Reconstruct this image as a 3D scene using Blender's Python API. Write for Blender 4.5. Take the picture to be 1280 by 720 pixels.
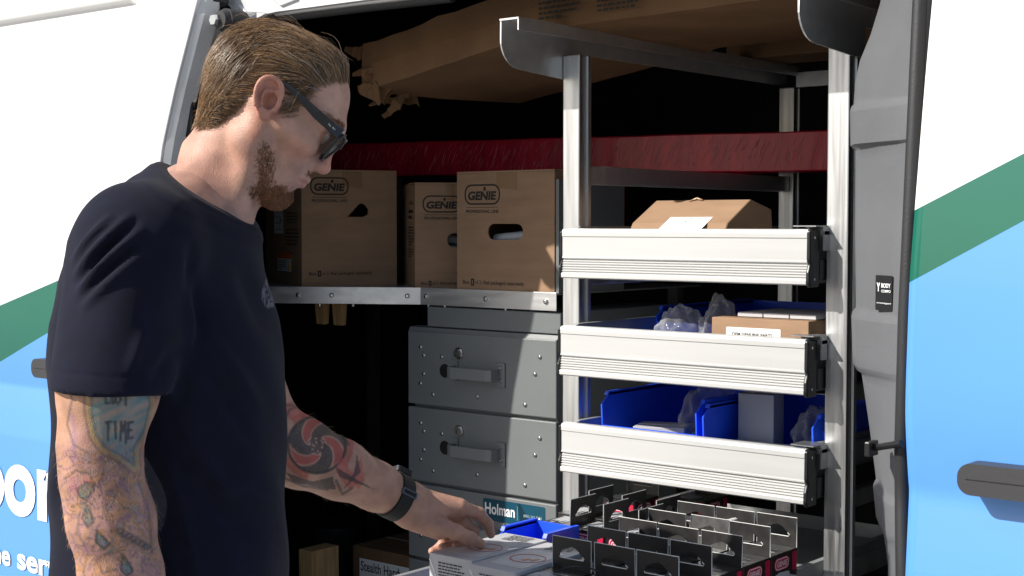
import bpy, bmesh, math, random
import numpy as np
from mathutils import Matrix, Vector
rnd = random.Random(7)
scene = bpy.context.scene
for _o in list(bpy.data.objects): bpy.data.objects.remove(_o)
COL = scene.collection
# ------------------------------------------------------------------ camera
F = 1780.0; PSI = math.radians(39.5); PIT = math.atan(80 / 1780)
CAM = np.array([0, -1.9, 1.52]); UPZ = np.array([0, 0, 1.0])
FH = np.array([-math.sin(PSI), math.cos(PSI), 0]); RT = np.array([math.cos(PSI), math.sin(PSI), 0])
FW = FH * math.cos(PIT) - UPZ * math.sin(PIT); UPV = FH * math.sin(PIT) + UPZ * math.cos(PIT)
cd = bpy.data.cameras.new('camera'); cam = bpy.data.objects.new('camera', cd); COL.objects.link(cam)
cd.sensor_width = 36; cd.lens = F / 1280 * 36; cd.clip_start = 0.05; cd.clip_end = 3000
cam.matrix_world = Matrix(((RT[0], UPV[0], -FW[0], CAM[0]), (RT[1], UPV[1], -FW[1], CAM[1]), (RT[2], UPV[2], -FW[2], CAM[2]), (0, 0, 0, 1)))
scene.camera = cam
scene.render.resolution_x = 1024; scene.render.resolution_y = 576
# ------------------------------------------------------------------ sky, sun, exposure
L = Vector((0.62, 1.0, -0.88)).normalized()
w = bpy.data.worlds.new('World'); scene.world = w; w.use_nodes = True
nt = w.node_tree; nt.nodes.clear()
sky = nt.nodes.new('ShaderNodeTexSky'); sky.sky_type = 'NISHITA'; sky.sun_disc = False
sky.sun_elevation = math.asin(-L.z); sky.sun_rotation = math.atan2(-L.x, -L.y)
sky.air_density = 1.0; sky.dust_density = 1.5; sky.ozone_density = 1.0
bgn = nt.nodes.new('ShaderNodeBackground'); bgn.inputs[1].default_value = 0.09
on = nt.nodes.new('ShaderNodeOutputWorld')
nt.links.new(sky.outputs[0], bgn.inputs[0]); nt.links.new(bgn.outputs[0], on.inputs[0])
sd = bpy.data.lights.new('sun', 'SUN'); sun = bpy.data.objects.new('sun', sd); COL.objects.link(sun)
sd.energy = 4.6; sd.angle = math.radians(0.53); sd.color = (1.0, 0.955, 0.88)
sun.rotation_mode = 'QUATERNION'; sun.rotation_quaternion = L.to_track_quat('-Z', 'Y'); sun.location = (-4, -6, 6)
vs = scene.view_settings; vs.view_transform = 'Standard'; vs.look = 'None'; vs.gamma = 1; vs.exposure = 0.45
vs.use_curve_mapping = False
# ------------------------------------------------------------------ pixel -> direction helpers
def ray(u, v): return FW + RT * (u - 640) / F - UPV * (v - 360) / F
def onY(u, v, y): r = ray(u, v); return CAM + r * (y - CAM[1]) / r[1]
def onZ(u, v, z): r = ray(u, v); return CAM + r * (z - CAM[2]) / r[2]
def onX(u, v, x): r = ray(u, v); return CAM + r * (x - CAM[0]) / r[0]
def PD(u, v, d): return CAM + ray(u, v) * d
def proj(p):
    q = np.asarray(p) - CAM; d = q @ FW
    return 640 + F * (q @ RT) / d, 360 - F * (q @ UPV) / d, d
# ------------------------------------------------------------------ materials
MATS = {}
def mat(name, col, rough=0.5, metal=0.0, var=0.0, vscale=8.0, stretch=(1, 1, 1), bump=0.0, bscale=60.0, bstretch=(1, 1, 1),
        rvar=0.0, coat=0.0, spec=0.5, sss=0.0, trans=0.0, dirt=0.0, aniso=0.0):
    if name in MATS: return MATS[name]
    m = bpy.data.materials.new(name); m.use_nodes = True; MATS[name] = m
    N = m.node_tree.nodes; K = m.node_tree.links; b = N['Principled BSDF']
    b.inputs['Base Color'].default_value = (*col, 1); b.inputs['Roughness'].default_value = rough
    b.inputs['Metallic'].default_value = metal; b.inputs['Specular IOR Level'].default_value = spec
    b.inputs['Coat Weight'].default_value = coat; b.inputs['Coat Roughness'].default_value = 0.08
    b.inputs['Transmission Weight'].default_value = trans
    if aniso: b.inputs['Anisotropic'].default_value = aniso
    if sss:
        b.inputs['Subsurface Weight'].default_value = sss; b.inputs['Subsurface Radius'].default_value = (1, .35, .2)
        b.inputs['Subsurface Scale'].default_value = 0.006
    tc = N.new('ShaderNodeTexCoord')
    def noise(sc, st, det=4):
        mp = N.new('ShaderNodeMapping'); mp.inputs['Scale'].default_value = st
        n = N.new('ShaderNodeTexNoise'); n.inputs['Scale'].default_value = sc; n.inputs['Detail'].default_value = det
        K.new(tc.outputs['Object'], mp.inputs[0]); K.new(mp.outputs[0], n.inputs['Vector']); return n
    colout = None
    if var:
        n = noise(vscale, stretch)
        mr = N.new('ShaderNodeMapRange'); mr.inputs[1].default_value = .3; mr.inputs[2].default_value = .7
        mr.inputs[3].default_value = 1 - var; mr.inputs[4].default_value = 1 + var
        K.new(n.outputs[0], mr.inputs[0])
        mx = N.new('ShaderNodeVectorMath'); mx.operation = 'SCALE'; mx.inputs[0].default_value = col
        K.new(mr.outputs[0], mx.inputs['Scale']); colout = mx.outputs[0]
    if dirt:
        n = noise(3.1, (1, 1, 1), 8)
        rp = N.new('ShaderNodeValToRGB'); rp.color_ramp.elements[0].position = .5; rp.color_ramp.elements[1].position = .75
        K.new(n.outputs[0], rp.inputs[0])
        ml = N.new('ShaderNodeMath'); ml.operation = 'MULTIPLY'; ml.inputs[1].default_value = dirt; K.new(rp.outputs[0], ml.inputs[0])
        mm = N.new('ShaderNodeMix'); mm.data_type = 'RGBA'; mm.inputs[7].default_value = (.09, .075, .055, 1)
        K.new(ml.outputs[0], mm.inputs[0])
        if colout: K.new(colout, mm.inputs[6])
        else: mm.inputs[6].default_value = (*col, 1)
        colout = mm.outputs[2]
    if colout: K.new(colout, b.inputs['Base Color'])
    if rvar:
        n = noise(vscale * 2.3, stretch)
        mr = N.new('ShaderNodeMapRange'); mr.inputs[1].default_value = .3; mr.inputs[2].default_value = .7
        mr.inputs[3].default_value = max(.02, rough - rvar); mr.inputs[4].default_value = min(1, rough + rvar)
        K.new(n.outputs[0], mr.inputs[0]); K.new(mr.outputs[0], b.inputs['Roughness'])
    if bump:
        n = noise(bscale, bstretch)
        bp = N.new('ShaderNodeBump'); bp.inputs['Strength'].default_value = bump; bp.inputs['Distance'].default_value = .004
        K.new(n.outputs[0], bp.inputs['Height']); K.new(bp.outputs[0], b.inputs['Normal'])
    return m
def wrap_paint(name, l1, l2):
    """white / green / blue printed vehicle wrap; l=(x0,z0,slope) are the two slanted print edges"""
    m = bpy.data.materials.new(name); m.use_nodes = True; MATS[name] = m
    N = m.node_tree.nodes; K = m.node_tree.links; b = N['Principled BSDF']
    b.inputs['Roughness'].default_value = .32; b.inputs['Coat Weight'].default_value = .5; b.inputs['Coat Roughness'].default_value = .06
    g = N.new('ShaderNodeNewGeometry'); s = N.new('ShaderNodeSeparateXYZ'); K.new(g.outputs['Position'], s.inputs[0])
    def above(l):
        a = N.new('ShaderNodeMath'); a.operation = 'MULTIPLY_ADD'; a.inputs[1].default_value = -l[2]; a.inputs[2].default_value = l[2] * l[0] - l[1]
        K.new(s.outputs[0], a.inputs[0])
        c = N.new('ShaderNodeMath'); c.operation = 'ADD'; K.new(a.outputs[0], c.inputs[0]); K.new(s.outputs[2], c.inputs[1])
        d = N.new('ShaderNodeMath'); d.operation = 'GREATER_THAN'; d.inputs[1].default_value = 0; K.new(c.outputs[0], d.inputs[0]); return d
    n = N.new('ShaderNodeTexNoise'); n.inputs['Scale'].default_value = 2.5; n.inputs['Detail'].default_value = 6
    K.new(g.outputs['Position'], n.inputs['Vector'])
    def tone(c1, c2):
        r = N.new('ShaderNodeMix'); r.data_type = 'RGBA'; r.inputs[6].default_value = (*c1, 1); r.inputs[7].default_value = (*c2, 1)
        K.new(n.outputs[0], r.inputs[0]); return r.outputs[2]
    wh, gr, bl = tone((.80, .80, .79), (.84, .84, .83)), tone((.002, .112, .074), (.005, .14, .094)), tone((.092, .30, .74), (.115, .34, .81))
    m1 = N.new('ShaderNodeMix'); m1.data_type = 'RGBA'; m2 = N.new('ShaderNodeMix'); m2.data_type = 'RGBA'
    K.new(above(l2).outputs[0], m1.inputs[0]); K.new(bl, m1.inputs[6]); K.new(gr, m1.inputs[7])
    K.new(above(l1).outputs[0], m2.inputs[0]); K.new(m1.outputs[2], m2.inputs[6]); K.new(wh, m2.inputs[7])
    K.new(m2.outputs[2], b.inputs['Base Color']); return m
M_WHITE = mat('white_body_paint', (.80, .80, .79), .3, var=.02, coat=.5)
M_JAMB = mat('white_jamb_paint', (.62, .63, .64), .35, var=.08, vscale=14, dirt=.35)
M_WRAPL = wrap_paint('wrap_sliding_door', (-2.886, 1.38, .27), (-2.866, 1.278, .376))
M_WRAPR = wrap_paint('wrap_front_door', (-.836, 1.54, .496), (-.84, 1.439, .545))
M_DARK = mat('dark_lining', (.018, .018, .019), .85, var=.3)
M_FLOOR = mat('black_floor_mat', (.016, .016, .016), .8, var=.3, bump=.3, bscale=200)
M_TRIM = mat('grey_pillar_plastic', (.125, .13, .14), .55, var=.08, bump=.35, bscale=900)
M_RUBBER = mat('black_rubber', (.022, .022, .024), .55, bump=.2, bscale=400)
M_BLACK = mat('black_plastic', (.012, .012, .013), .38)
M_HANDLE = mat('door_handle_plastic', (.036, .036, .040), .5, bump=.25, bscale=900)
M_ALU = mat('brushed_aluminium', (.52, .525, .53), .44, 1.0, var=.16, vscale=5, stretch=(14, 14, .6), rvar=.1, bump=.06, bscale=40, bstretch=(10, 10, .3))
M_ALUH = mat('mill_aluminium', (.66, .665, .67), .40, .8, var=.06, vscale=4, stretch=(.8, 8, 8), rvar=.10)
M_DRAW = mat('pale_anodised_aluminium', (.54, .54, .53), .42, 0.15, var=.035, vscale=6, stretch=(.4, 6, 10), rvar=.06, dirt=.05)
M_GREY = mat('grey_powder_coat', (.155, .168, .172), .42, var=.05, vscale=5, bump=.12, bscale=1200, dirt=.06)
M_STEEL = mat('bright_steel', (.62, .62, .62), .25, 1.0, rvar=.08)
M_ZINC = mat('galvanised_steel', (.42, .43, .44), .42, .9, var=.2, vscale=30)
M_TRAY = mat('tray_steel', (.33, .34, .35), .55, .35, var=.1, vscale=20)
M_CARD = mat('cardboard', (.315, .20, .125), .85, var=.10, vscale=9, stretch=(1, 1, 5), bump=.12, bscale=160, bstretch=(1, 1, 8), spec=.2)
M_CARD2 = mat('shade_darkened_cardboard', (.175, .10, .052), .88, var=.16, vscale=7, bump=.2, bscale=120, spec=.2)  # cardboard with the deep shade inside the van darkened into its base colour
M_TAPE = mat('packing_tape', (.27, .16, .085), .25, var=.05)
M_INK = mat('black_ink', (.018, .016, .014), .7)
M_WLAB = mat('white_label_paper', (.78, .78, .77), .6, var=.03)
M_ORANGE = mat('orange_print', (.75, .17, .02), .6)
M_YELLOW = mat('yellow_print', (.8, .5, .03), .6)
M_RED = mat('red_stretch_wrap', (.42, .008, .034), .34, var=.22, vscale=9, stretch=(7, 1, .7), bump=.18, bscale=26, bstretch=(8, 1, .8), coat=.12, spec=.35)
M_BLUE = mat('blue_bin_plastic', (.018, .095, .85), .38, var=.04, sss=.0)
M_GBOX = mat('light_grey_carton', (.50, .50, .52), .5, var=.06, vscale=5)
M_GBOX2 = mat('printed_grey_picture', (.60, .60, .61), .35, var=.15, vscale=22)
M_BCART = mat('black_carton_board', (.016, .015, .015), .3, var=.2, vscale=14, rvar=.08, coat=.25)
M_BTAB = mat('black_tab_board', (.018, .0165, .016), .40, rvar=.08, spec=.75, var=.25, vscale=30)
M_EDGE = mat('raw_board_edge', (.70, .69, .66), .8)
M_LGREY = mat('carton_grey_print', (.55, .56, .58), .45, var=.03)
M_PINK = mat('crimson_print', (.52, .012, .06), .4)
M_PALE = mat('pale_pink_print', (.85, .62, .66), .4)
M_TEAL = mat('teal_sticker', (.005, .06, .10), .3, var=.15)
M_TEAL2 = mat('dark_teal_print', (.003, .03, .05), .3)
M_WINK = mat('white_lettering', (.82, .82, .82), .5)
M_WOOD = mat('pale_wood', (.42, .27, .12), .6, var=.25, vscale=6, stretch=(14, 14, 1.5))
M_COPPER = mat('copper_part', (.65, .28, .13), .4)
M_TYRE = mat('tyre_rubber', (.02, .02, .02), .8, bump=.3, bscale=60)
M_GLASS = mat('dark_window_glass', (.01, .012, .014), .05, spec=.6)
def film_mat():
    m = bpy.data.materials.new('clear_plastic_film'); m.use_nodes = True; N = m.node_tree.nodes; K = m.node_tree.links
    b = N['Principled BSDF']; b.inputs['Base Color'].default_value = (.75, .77, .8, 1); b.inputs['Roughness'].default_value = .12
    t = N.new('ShaderNodeBsdfTransparent'); t.inputs[0].default_value = (.92, .93, .95, 1)
    lw = N.new('ShaderNodeLayerWeight'); lw.inputs[0].default_value = .35
    mr = N.new('ShaderNodeMapRange'); mr.inputs[3].default_value = .06; mr.inputs[4].default_value = .55
    K.new(lw.outputs['Facing'], mr.inputs[0])
    mx = N.new('ShaderNodeMixShader'); K.new(mr.outputs[0], mx.inputs[0]); K.new(t.outputs[0], mx.inputs[1]); K.new(b.outputs[0], mx.inputs[2])
    K.new(mx.outputs[0], N['Material Output'].inputs[0]); return m
M_FILM = film_mat()
# ------------------------------------------------------------------ objects
WM = {}
def thing(name, label, cat, loc=(0, 0, 0), rz=0.0, group=None, rx=0.0):
    o = bpy.data.objects.new(name, None); COL.objects.link(o); o.empty_display_size = .05
    o.location = loc; o.rotation_euler = (rx, 0, rz); o['label'] = label; o['category'] = cat
    if group: o['group'] = group
    WM[o.name] = Matrix.Translation(Vector(loc)) @ Matrix.Rotation(rz, 4, 'Z') @ Matrix.Rotation(rx, 4, 'X')
    return o
def tag(o, label, cat, group=None):
    o['label'] = label; o['category'] = cat
    if group: o['group'] = group
    return o
class MB:
    def __init__(s): s.v = []; s.f = []; s.sm = []
    def add(s, V, Fc, M=None, smooth=False):
        k = len(s.v)
        for p in V:
            p = Vector(p)
            s.v.append(tuple(M @ p) if M is not None else tuple(p))
        for f in Fc: s.f.append(tuple(i + k for i in f)); s.sm.append(smooth)
        return s
    def box(s, x0, y0, z0, x1, y1, z1, b=0.0, M=None):
        x0, x1 = min(x0, x1), max(x0, x1); y0, y1 = min(y0, y1), max(y0, y1); z0, z1 = min(z0, z1), max(z0, z1)
        if b <= 0:
            V = [(x, y, z) for z in (z0, z1) for y in (y0, y1) for x in (x0, x1)]
            return s.add(V, [(0, 2, 3, 1), (4, 5, 7, 6), (0, 1, 5, 4), (2, 6, 7, 3), (0, 4, 6, 2), (1, 3, 7, 5)], M)
        bm = bmesh.new(); bmesh.ops.create_cube(bm, size=1)
        for v in bm.verts: v.co = Vector(((x0 + x1) / 2 + v.co.x * (x1 - x0), (y0 + y1) / 2 + v.co.y * (y1 - y0), (z0 + z1) / 2 + v.co.z * (z1 - z0)))
        bmesh.ops.bevel(bm, geom=list(bm.edges), offset=min(b, .45 * min(x1 - x0, y1 - y0, z1 - z0)), segments=2, affect='EDGES', profile=.5)
        bm.verts.index_update()
        s.add([v.co[:] for v in bm.verts], [[v.index for v in f.verts] for f in bm.faces], M); bm.free(); return s
    def tube(s, pts, r, n=8, caps=True, M=None, smooth=True, sy=1.0):
        pts = [Vector(p) for p in pts]; rs = r if isinstance(r, (list, tuple)) else [r] * len(pts)
        V = []; Fc = []; up = None
        for i, p in enumerate(pts):
            t = (pts[min(i + 1, len(pts) - 1)] - pts[max(i - 1, 0)]).normalized()
            if up is None: up = Vector((0, 0, 1)) if abs(t.z) < .9 else Vector((1, 0, 0))
            a = t.cross(up).normalized(); c = a.cross(t).normalized(); up = c
            for k in range(n):
                an = 2 * math.pi * k / n; V.append(p + a * rs[i] * math.cos(an) + c * rs[i] * sy * math.sin(an))
        for i in range(len(pts) - 1):
            for k in range(n): Fc.append((i * n + k, i * n + (k + 1) % n, (i + 1) * n + (k + 1) % n, (i + 1) * n + k))
        s.add(V, Fc, M, smooth)
        if caps: s.add([V[k] for k in range(n)], [tuple(reversed(range(n)))], M); s.add([V[-n + k] for k in range(n)], [tuple(range(n))], M)
        return s
    def prism(s, poly, axis, a0, a1, M=None):
        """extrude polygon; axis 'x': poly=(y,z), 'y': (x,z), 'z': (x,y)"""
        g = {'x': lambda p, a: (a, p[0], p[1]), 'y': lambda p, a: (p[0], a, p[1]), 'z': lambda p, a: (p[0], p[1], a)}[axis]
        n = len(poly); V = [g(p, a0) for p in poly] + [g(p, a1) for p in poly]
        Fc = [tuple(range(n)), tuple(range(2 * n - 1, n - 1, -1))] + [(i, n + i, n + (i + 1) % n, (i + 1) % n) for i in range(n)]
        return s.add(V, Fc, M)
    def build(s, name, m, parent=None, world=True, recalc=True):
        me = bpy.data.meshes.new(name); V = s.v
        if parent is not None and world and parent.name in WM:
            I = WM[parent.name].inverted(); V = [tuple(I @ Vector(p)) for p in V]
        me.from_pydata(V, [], s.f); me.validate()
        if recalc:
            bm = bmesh.new(); bm.from_mesh(me); bmesh.ops.recalc_face_normals(bm, faces=bm.faces); bm.to_mesh(me); bm.free()
        if any(s.sm) and len(me.polygons) == len(s.sm): me.polygons.foreach_set('use_smooth', s.sm)
        me.materials.append(m); o = bpy.data.objects.new(name, me); COL.objects.link(o)
        if parent is not None:
            o.parent = parent
            if parent.name in WM: WM[o.name] = WM[parent.name]
        return o
def frame(o, xd, yd):
    o, xd, yd = Vector(o), Vector(xd).normalized(), Vector(yd).normalized(); zd = xd.cross(yd)
    return Matrix(((xd.x, yd.x, zd.x, o.x), (xd.y, yd.y, zd.y, o.y), (xd.z, yd.z, zd.z, o.z), (0, 0, 0, 1)))
def rr(x0, y0, x1, y1, r, n=4):
    P = []
    for cx, cy, a in ((x1 - r, y0 + r, -90), (x1 - r, y1 - r, 0), (x0 + r, y1 - r, 90), (x0 + r, y0 + r, 180)):
        for k in range(n + 1):
            t = math.radians(a + 90 * k / n); P.append((cx + r * math.cos(t), cy + r * math.sin(t)))
    return P
def circ(x, y, r, n=12): return [(x + r * math.cos(2 * math.pi * k / n), y + r * math.sin(2 * math.pi * k / n)) for k in range(n)]
PC = {}
def plate(loops, th):
    """flat sheet with holes, local xy, thickness th from z=-th to z=0 -> (V,F)"""
    c = bpy.data.curves.new('p', 'CURVE'); c.dimensions = '2D'; c.fill_mode = 'BOTH'; c.extrude = th / 2
    for lp in loops:
        s = c.splines.new('POLY'); s.points.add(len(lp) - 1)
        for i, p in enumerate(lp): s.points[i].co = (p[0], p[1], 0, 1)
        s.use_cyclic_u = True
    o = bpy.data.objects.new('p', c); me = bpy.data.meshes.new_from_object(o)
    V = [(v.co.x, v.co.y, v.co.z - th / 2) for v in me.vertices]; Fc = [tuple(p.vertices) for p in me.polygons]
    bpy.data.objects.remove(o); bpy.data.curves.remove(c); bpy.data.meshes.remove(me); return V, Fc
def glyphs(s, bold=0.0, th=.0004, shear=0.0, sp=1.0):
    k = (s, bold, shear, sp)
    if k in PC: return PC[k]
    c = bpy.data.curves.new('t', 'FONT'); c.body = s; c.size = 1; c.offset = bold; c.shear = shear; c.space_character = sp; c.resolution_u = 6 if len(s) < 8 else 3
    o = bpy.data.objects.new('t', c); me = bpy.data.meshes.new_from_object(o)
    V = [(v.co.x, v.co.y) for v in me.vertices]; Fc = [tuple(p.vertices) for p in me.polygons]
    bpy.data.objects.remove(o); bpy.data.curves.remove(c); bpy.data.meshes.remove(me)
    PC[k] = (V, Fc); return PC[k]
def text(mb, s, M, x0, y0, x1, y1, bold=0.0, shear=0.0, sp=1.0, lift=.0005):
    V, Fc = glyphs(s, bold, 0, shear, sp); xs = [p[0] for p in V]; ys = [p[1] for p in V]
    ax, bx_, ay, by = min(xs), max(xs), min(ys), max(ys)
    return mb.add([(x0 + (p[0] - ax) / (bx_ - ax) * (x1 - x0), y0 + (p[1] - ay) / (by - ay) * (y1 - y0), lift) for p in V], Fc, M)
def dashes(mb, M, x0, y0, x1, y1, rows, h=.5, seed=1, lift=.0005, center=False):
    """fine print too small to read: rows of word-long strokes"""
    r = random.Random(seed); dy = (y1 - y0) / rows
    for k in range(rows):
        y = y1 - (k + .75) * dy; x = x0; xe = x0 + (x1 - x0) * (r.uniform(.75, 1) if k < rows - 1 else r.uniform(.3, .8))
        off = (x1 - xe) / 2 if center else 0
        while x < xe:
            wd = min(r.uniform(.05, .16) * (x1 - x0), xe - x)
            hh = dy * h
            mb.add([(x + off, y, lift), (x + off + wd, y, lift), (x + off + wd, y + hh, lift), (x + off, y + hh, lift)], [(0, 1, 2, 3)], M)
            x += wd + .025 * (x1 - x0)
    return mb
def P3(p): return (float(p[0]), float(p[1]), float(p[2]))
# ------------------------------------------------------------------ ground
g = MB(); g.add([(-400, -400, 0), (400, -400, 0), (400, 400, 0), (-400, 400, 0)], [(0, 1, 2, 3)])
ground = g.build('ground', mat('pale_concrete', (.27, .262, .25), .85, var=.12, vscale=.6, bump=.3, bscale=60, dirt=.15)); ground['kind'] = 'structure'
# ------------------------------------------------------------------ van
van = thing('van', 'white cargo van with green and blue wrap and open sliding side door', 'van', (-1.8, 1.0, 0))
FLZ = .52
def side_y(z):
    if z > 1.3: return .05 * ((z - 1.3) / .8) ** 2
    if z > 1.14: return .014 * (1.3 - z) / .16 * (1.3 - z) / .16
    if z > 1.02: return .014 * (1 - ((1.14 - z) / .12)) ** 1.0
    return 0.0
def skin(name, xl, xr, z0, z1, yo, th, m, parent, nx=20, nz=60, disp=None):
    fl = xl if callable(xl) else (lambda z: xl); fr = xr if callable(xr) else (lambda z: xr)
    V = []; Fc = []; S = []
    for s in (0, 1):
        for j in range(nz + 1):
            z = z0 + (z1 - z0) * j / nz
            for i in range(nx + 1):
                x = fl(z) + (fr(z) - fl(z)) * i / nx
                y = yo + side_y(z) + (disp(x, z) if disp else 0)
                V.append((x, y + s * th, z))
    n = (nx + 1) * (nz + 1); idx = lambda s, i, j: s * n + j * (nx + 1) + i
    for s in (0, 1):
        for j in range(nz):
            for i in range(nx):
                q = (idx(s, i, j), idx(s, i + 1, j), idx(s, i + 1, j + 1), idx(s, i, j + 1)); Fc.append(q); S.append(True)
    for j in range(nz):
        for i in (0, nx): Fc.append((idx(0, i, j), idx(1, i, j), idx(1, i, j + 1), idx(0, i, j + 1))); S.append(False)
    for i in range(nx):
        for j in (0, nz): Fc.append((idx(0, i, j), idx(1, i, j), idx(1, i + 1, j), idx(0, i + 1, j))); S.append(False)
    mb = MB(); mb.v = V; mb.f = Fc; mb.sm = S
    return mb.build(name, m, parent)
def lerp_tab(tab):
    def f(z):
        for (za, xa), (zb, xb) in zip(tab, tab[1:]):
            if z <= zb: return xa + (xb - xa) * max(0, (z - za)) / (zb - za)
        return tab[-1][1]
    return f
# sliding door, slid back along the flank
sl_edge = lerp_tab([(.45, -2.50), (1.35, -2.497), (1.55, -2.485), (1.68, -2.466), (1.8, -2.432), (1.9, -2.40), (1.98, -2.376), (2.02, -2.385), (2.06, -2.42), (2.12, -2.52)])
def win_disp(x, z):
    ax = min(x + 3.62, -2.565 - x); az = min(z - 1.5, 2.004 - z); d = min(ax, az)
    if ax < .06 and az < .06 and ax > -.02 and az > -.02: d = .06 - math.hypot(.06 - ax, .06 - az)
    t = max(0, min(1, (d + .005) / .013)); return .018 * t * t * (3 - 2 * t)
sdoor = skin('sliding_door', -3.72, sl_edge, .45, 2.12, -.07, .045, M_WRAPL, van, 150, 300, win_disp)
# pale return flange along the door's leading edge
mb = MB(); zs = [.5 + k * .05 for k in range(32)]
V = []; Fc = []
for z in zs:
    x = sl_edge(z); y = -.07 + side_y(z)
    V += [(x + .0025, y + .004, z), (x + .014, y + .016, z), (x + .014, y + .05, z), (x + .0025, y + .062, z)]
for k in range(len(zs) - 1):
    for q in range(4): Fc.append((k * 4 + q, k * 4 + (q + 1) % 4, k * 4 + 4 + (q + 1) % 4, k * 4 + 4 + q))
Fc += [(0, 1, 2, 3), tuple(len(V) - 4 + q for q in range(4))]
mb.add(V, Fc); mb.build('edge_flange', M_JAMB, sdoor)
# black hinge and latch parts on the door edge
for u0, v0, u1, v1 in ((233, 92, 243, 172), (240, 112, 250, 121), (240, 134, 247, 142)):
    a = onX(u0, v0, -2.44); b = onX(u1, v1, -2.44); mb = MB()
    mb.box(-2.45, min(a[1], b[1]), b[2], -2.425, max(a[1], b[1]) + .004, a[2], .003); mb.build('latch', M_BLACK, sdoor)
def handle(parent, X0, X1, zc, yo, m):
    ln = X1 - X0; h = .0215; xs = ln * .53
    outs = [rr(0, -h, xs - .0012, h, .0185, 8), rr(xs + .0012, -h * .98, ln, h * .98, .012, 5)]
    for k, lp in enumerate(outs):
        if k == 0: lp = [(x, y if x < xs * .5 else math.copysign(h, y)) for x, y in lp]
        mb = MB(); mb.add(*plate([lp], .034), frame((X0, yo - .036, zc), (1, 0, 0), (0, 0, 1)))
        o = mb.build('door_handle' if k == 0 else 'lock_cover', m, parent if k == 0 else first)
        b_ = o.modifiers.new('b', 'BEVEL'); b_.width = .009; b_.segments = 4; b_.limit_method = 'ANGLE'; b_.angle_limit = .9
        if k == 0: first = o
    mb = MB(); mb.box(X0 + .012, yo - .0366, zc - .0006, X1 - .012, yo - .030, zc + .0006); mb.build('seam', M_BLACK, first)
    return first
a = onY(45, 459, -.085); handle(sdoor, a[0], a[0] + .22, a[2], -.068 + side_y(a[2]), M_HANDLE)
# lettering on the sliding door
LF = frame((0, -.0718, 0), (1, 0, 0), (0, 0, 1))
mb = MB(); text(mb, 'oor', LF, -3.205, .832, -2.835, .955, bold=.035); mb.build('lettering', M_WINK, sdoor)
mb = MB(); text(mb, 'he', LF, -3.128, .7055, -3.052, .757, bold=.03); mb.build('lettering', M_WINK, sdoor)
mb = MB(); text(mb, 'service', LF, -3.022, .7055, -2.735, .757, bold=.03); mb.build('lettering', M_WINK, sdoor)
# rear flank behind the door, front flank, header, sill
rear = skin('rear_side_panel', -5.1, -2.50, .4, 2.3, .0, .04, M_WHITE, van, 20, 40)
fd = skin('front_door', lerp_tab([(.45, -.842), (1.0, -.842), (1.25, -.846), (1.45, -.842), (1.6, -.834), (1.75, -.827), (1.95, -.817), (2.1, -.812)]), -.40, .45, 2.1, 0, .04, M_WRAPR, van, 30, 150)
fd2 = skin('front_door_lower', -.40, .35, .45, 1.42, 0, .04, M_WRAPR, fd, 20, 60)
fd3 = skin('front_door_frame', -.40, .35, 1.98, 2.1, 0, .04, M_WHITE, fd, 8, 6)
gl = skin('window_pane', -.40, .35, 1.42, 1.98, .015, .006, M_GLASS, fd, 8, 12)
a = onY(1207, 594, 0.0); handle(fd, a[0], a[0] + .21, a[2], .006, M_HANDLE)
mb = MB(); mb.prism([(.36, .35), (1.4, .38), (1.45, .9), (1.28, 1.15), (.98, 1.28), (.36, 1.32)], 'y', .03, 1.97); mb.build('bonnet', M_WHITE, van)
mb = MB(); mb.prism([(.36, 1.33), (.96, 1.33), (.36, 2.1)], 'y', .06, 1.94); mb.build('windscreen', M_GLASS, van)
mb = MB(); mb.box(-5.1, .05, 2.3, .36, 1.95, 2.36, .025); mb.build('roof', M_WHITE, van)
mb = MB(); mb.prism([(.045, 2.005), (.10, 1.99), (.135, 2.0), (.135, 2.29), (.075, 2.29)], 'x', -2.40, -.84); mb.build('door_header', M_JAMB, van)
mb = MB(); mb.prism([(.10, 2.1), (.10, 2.29), (.075, 2.29), (.05, 2.1)], 'x', -.835, .35); mb.build('roof_side', M_WHITE, van)
mb = MB(); mb.box(-2.50, .0, .30, -.85, .06, FLZ - .004, .01); mb.build('sill', M_WHITE, van)
mb = MB(); mb.box(-5.0, .065, FLZ - .05, -.3, 1.9, FLZ); mb.build('cargo_floor', M_FLOOR, van)
mb = MB(); mb.box(-5.05, 1.88, .4, .34, 1.95, 2.29); mb.build('far_wall', M_DARK, van)
mb = MB(); mb.box(-5.08, .05, .4, -5.02, 1.87, 2.29); mb.build('rear_wall', M_DARK, van)
mb = MB(); mb.box(-4.98, .15, 2.24, -.86, 1.87, 2.285); mb.build('headliner', M_DARK, van)
mb = MB(); mb.box(-.80, .20, FLZ + .002, -.76, 1.87, 2.23); mb.build('bulkhead', mat('dark_bulkhead', (.03, .031, .034), .6), van)
mb = MB(); mb.box(-5.0, .125, FLZ + .002, -2.55, .15, 2.23); mb.build('rear_lining', M_DARK, van)
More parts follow.
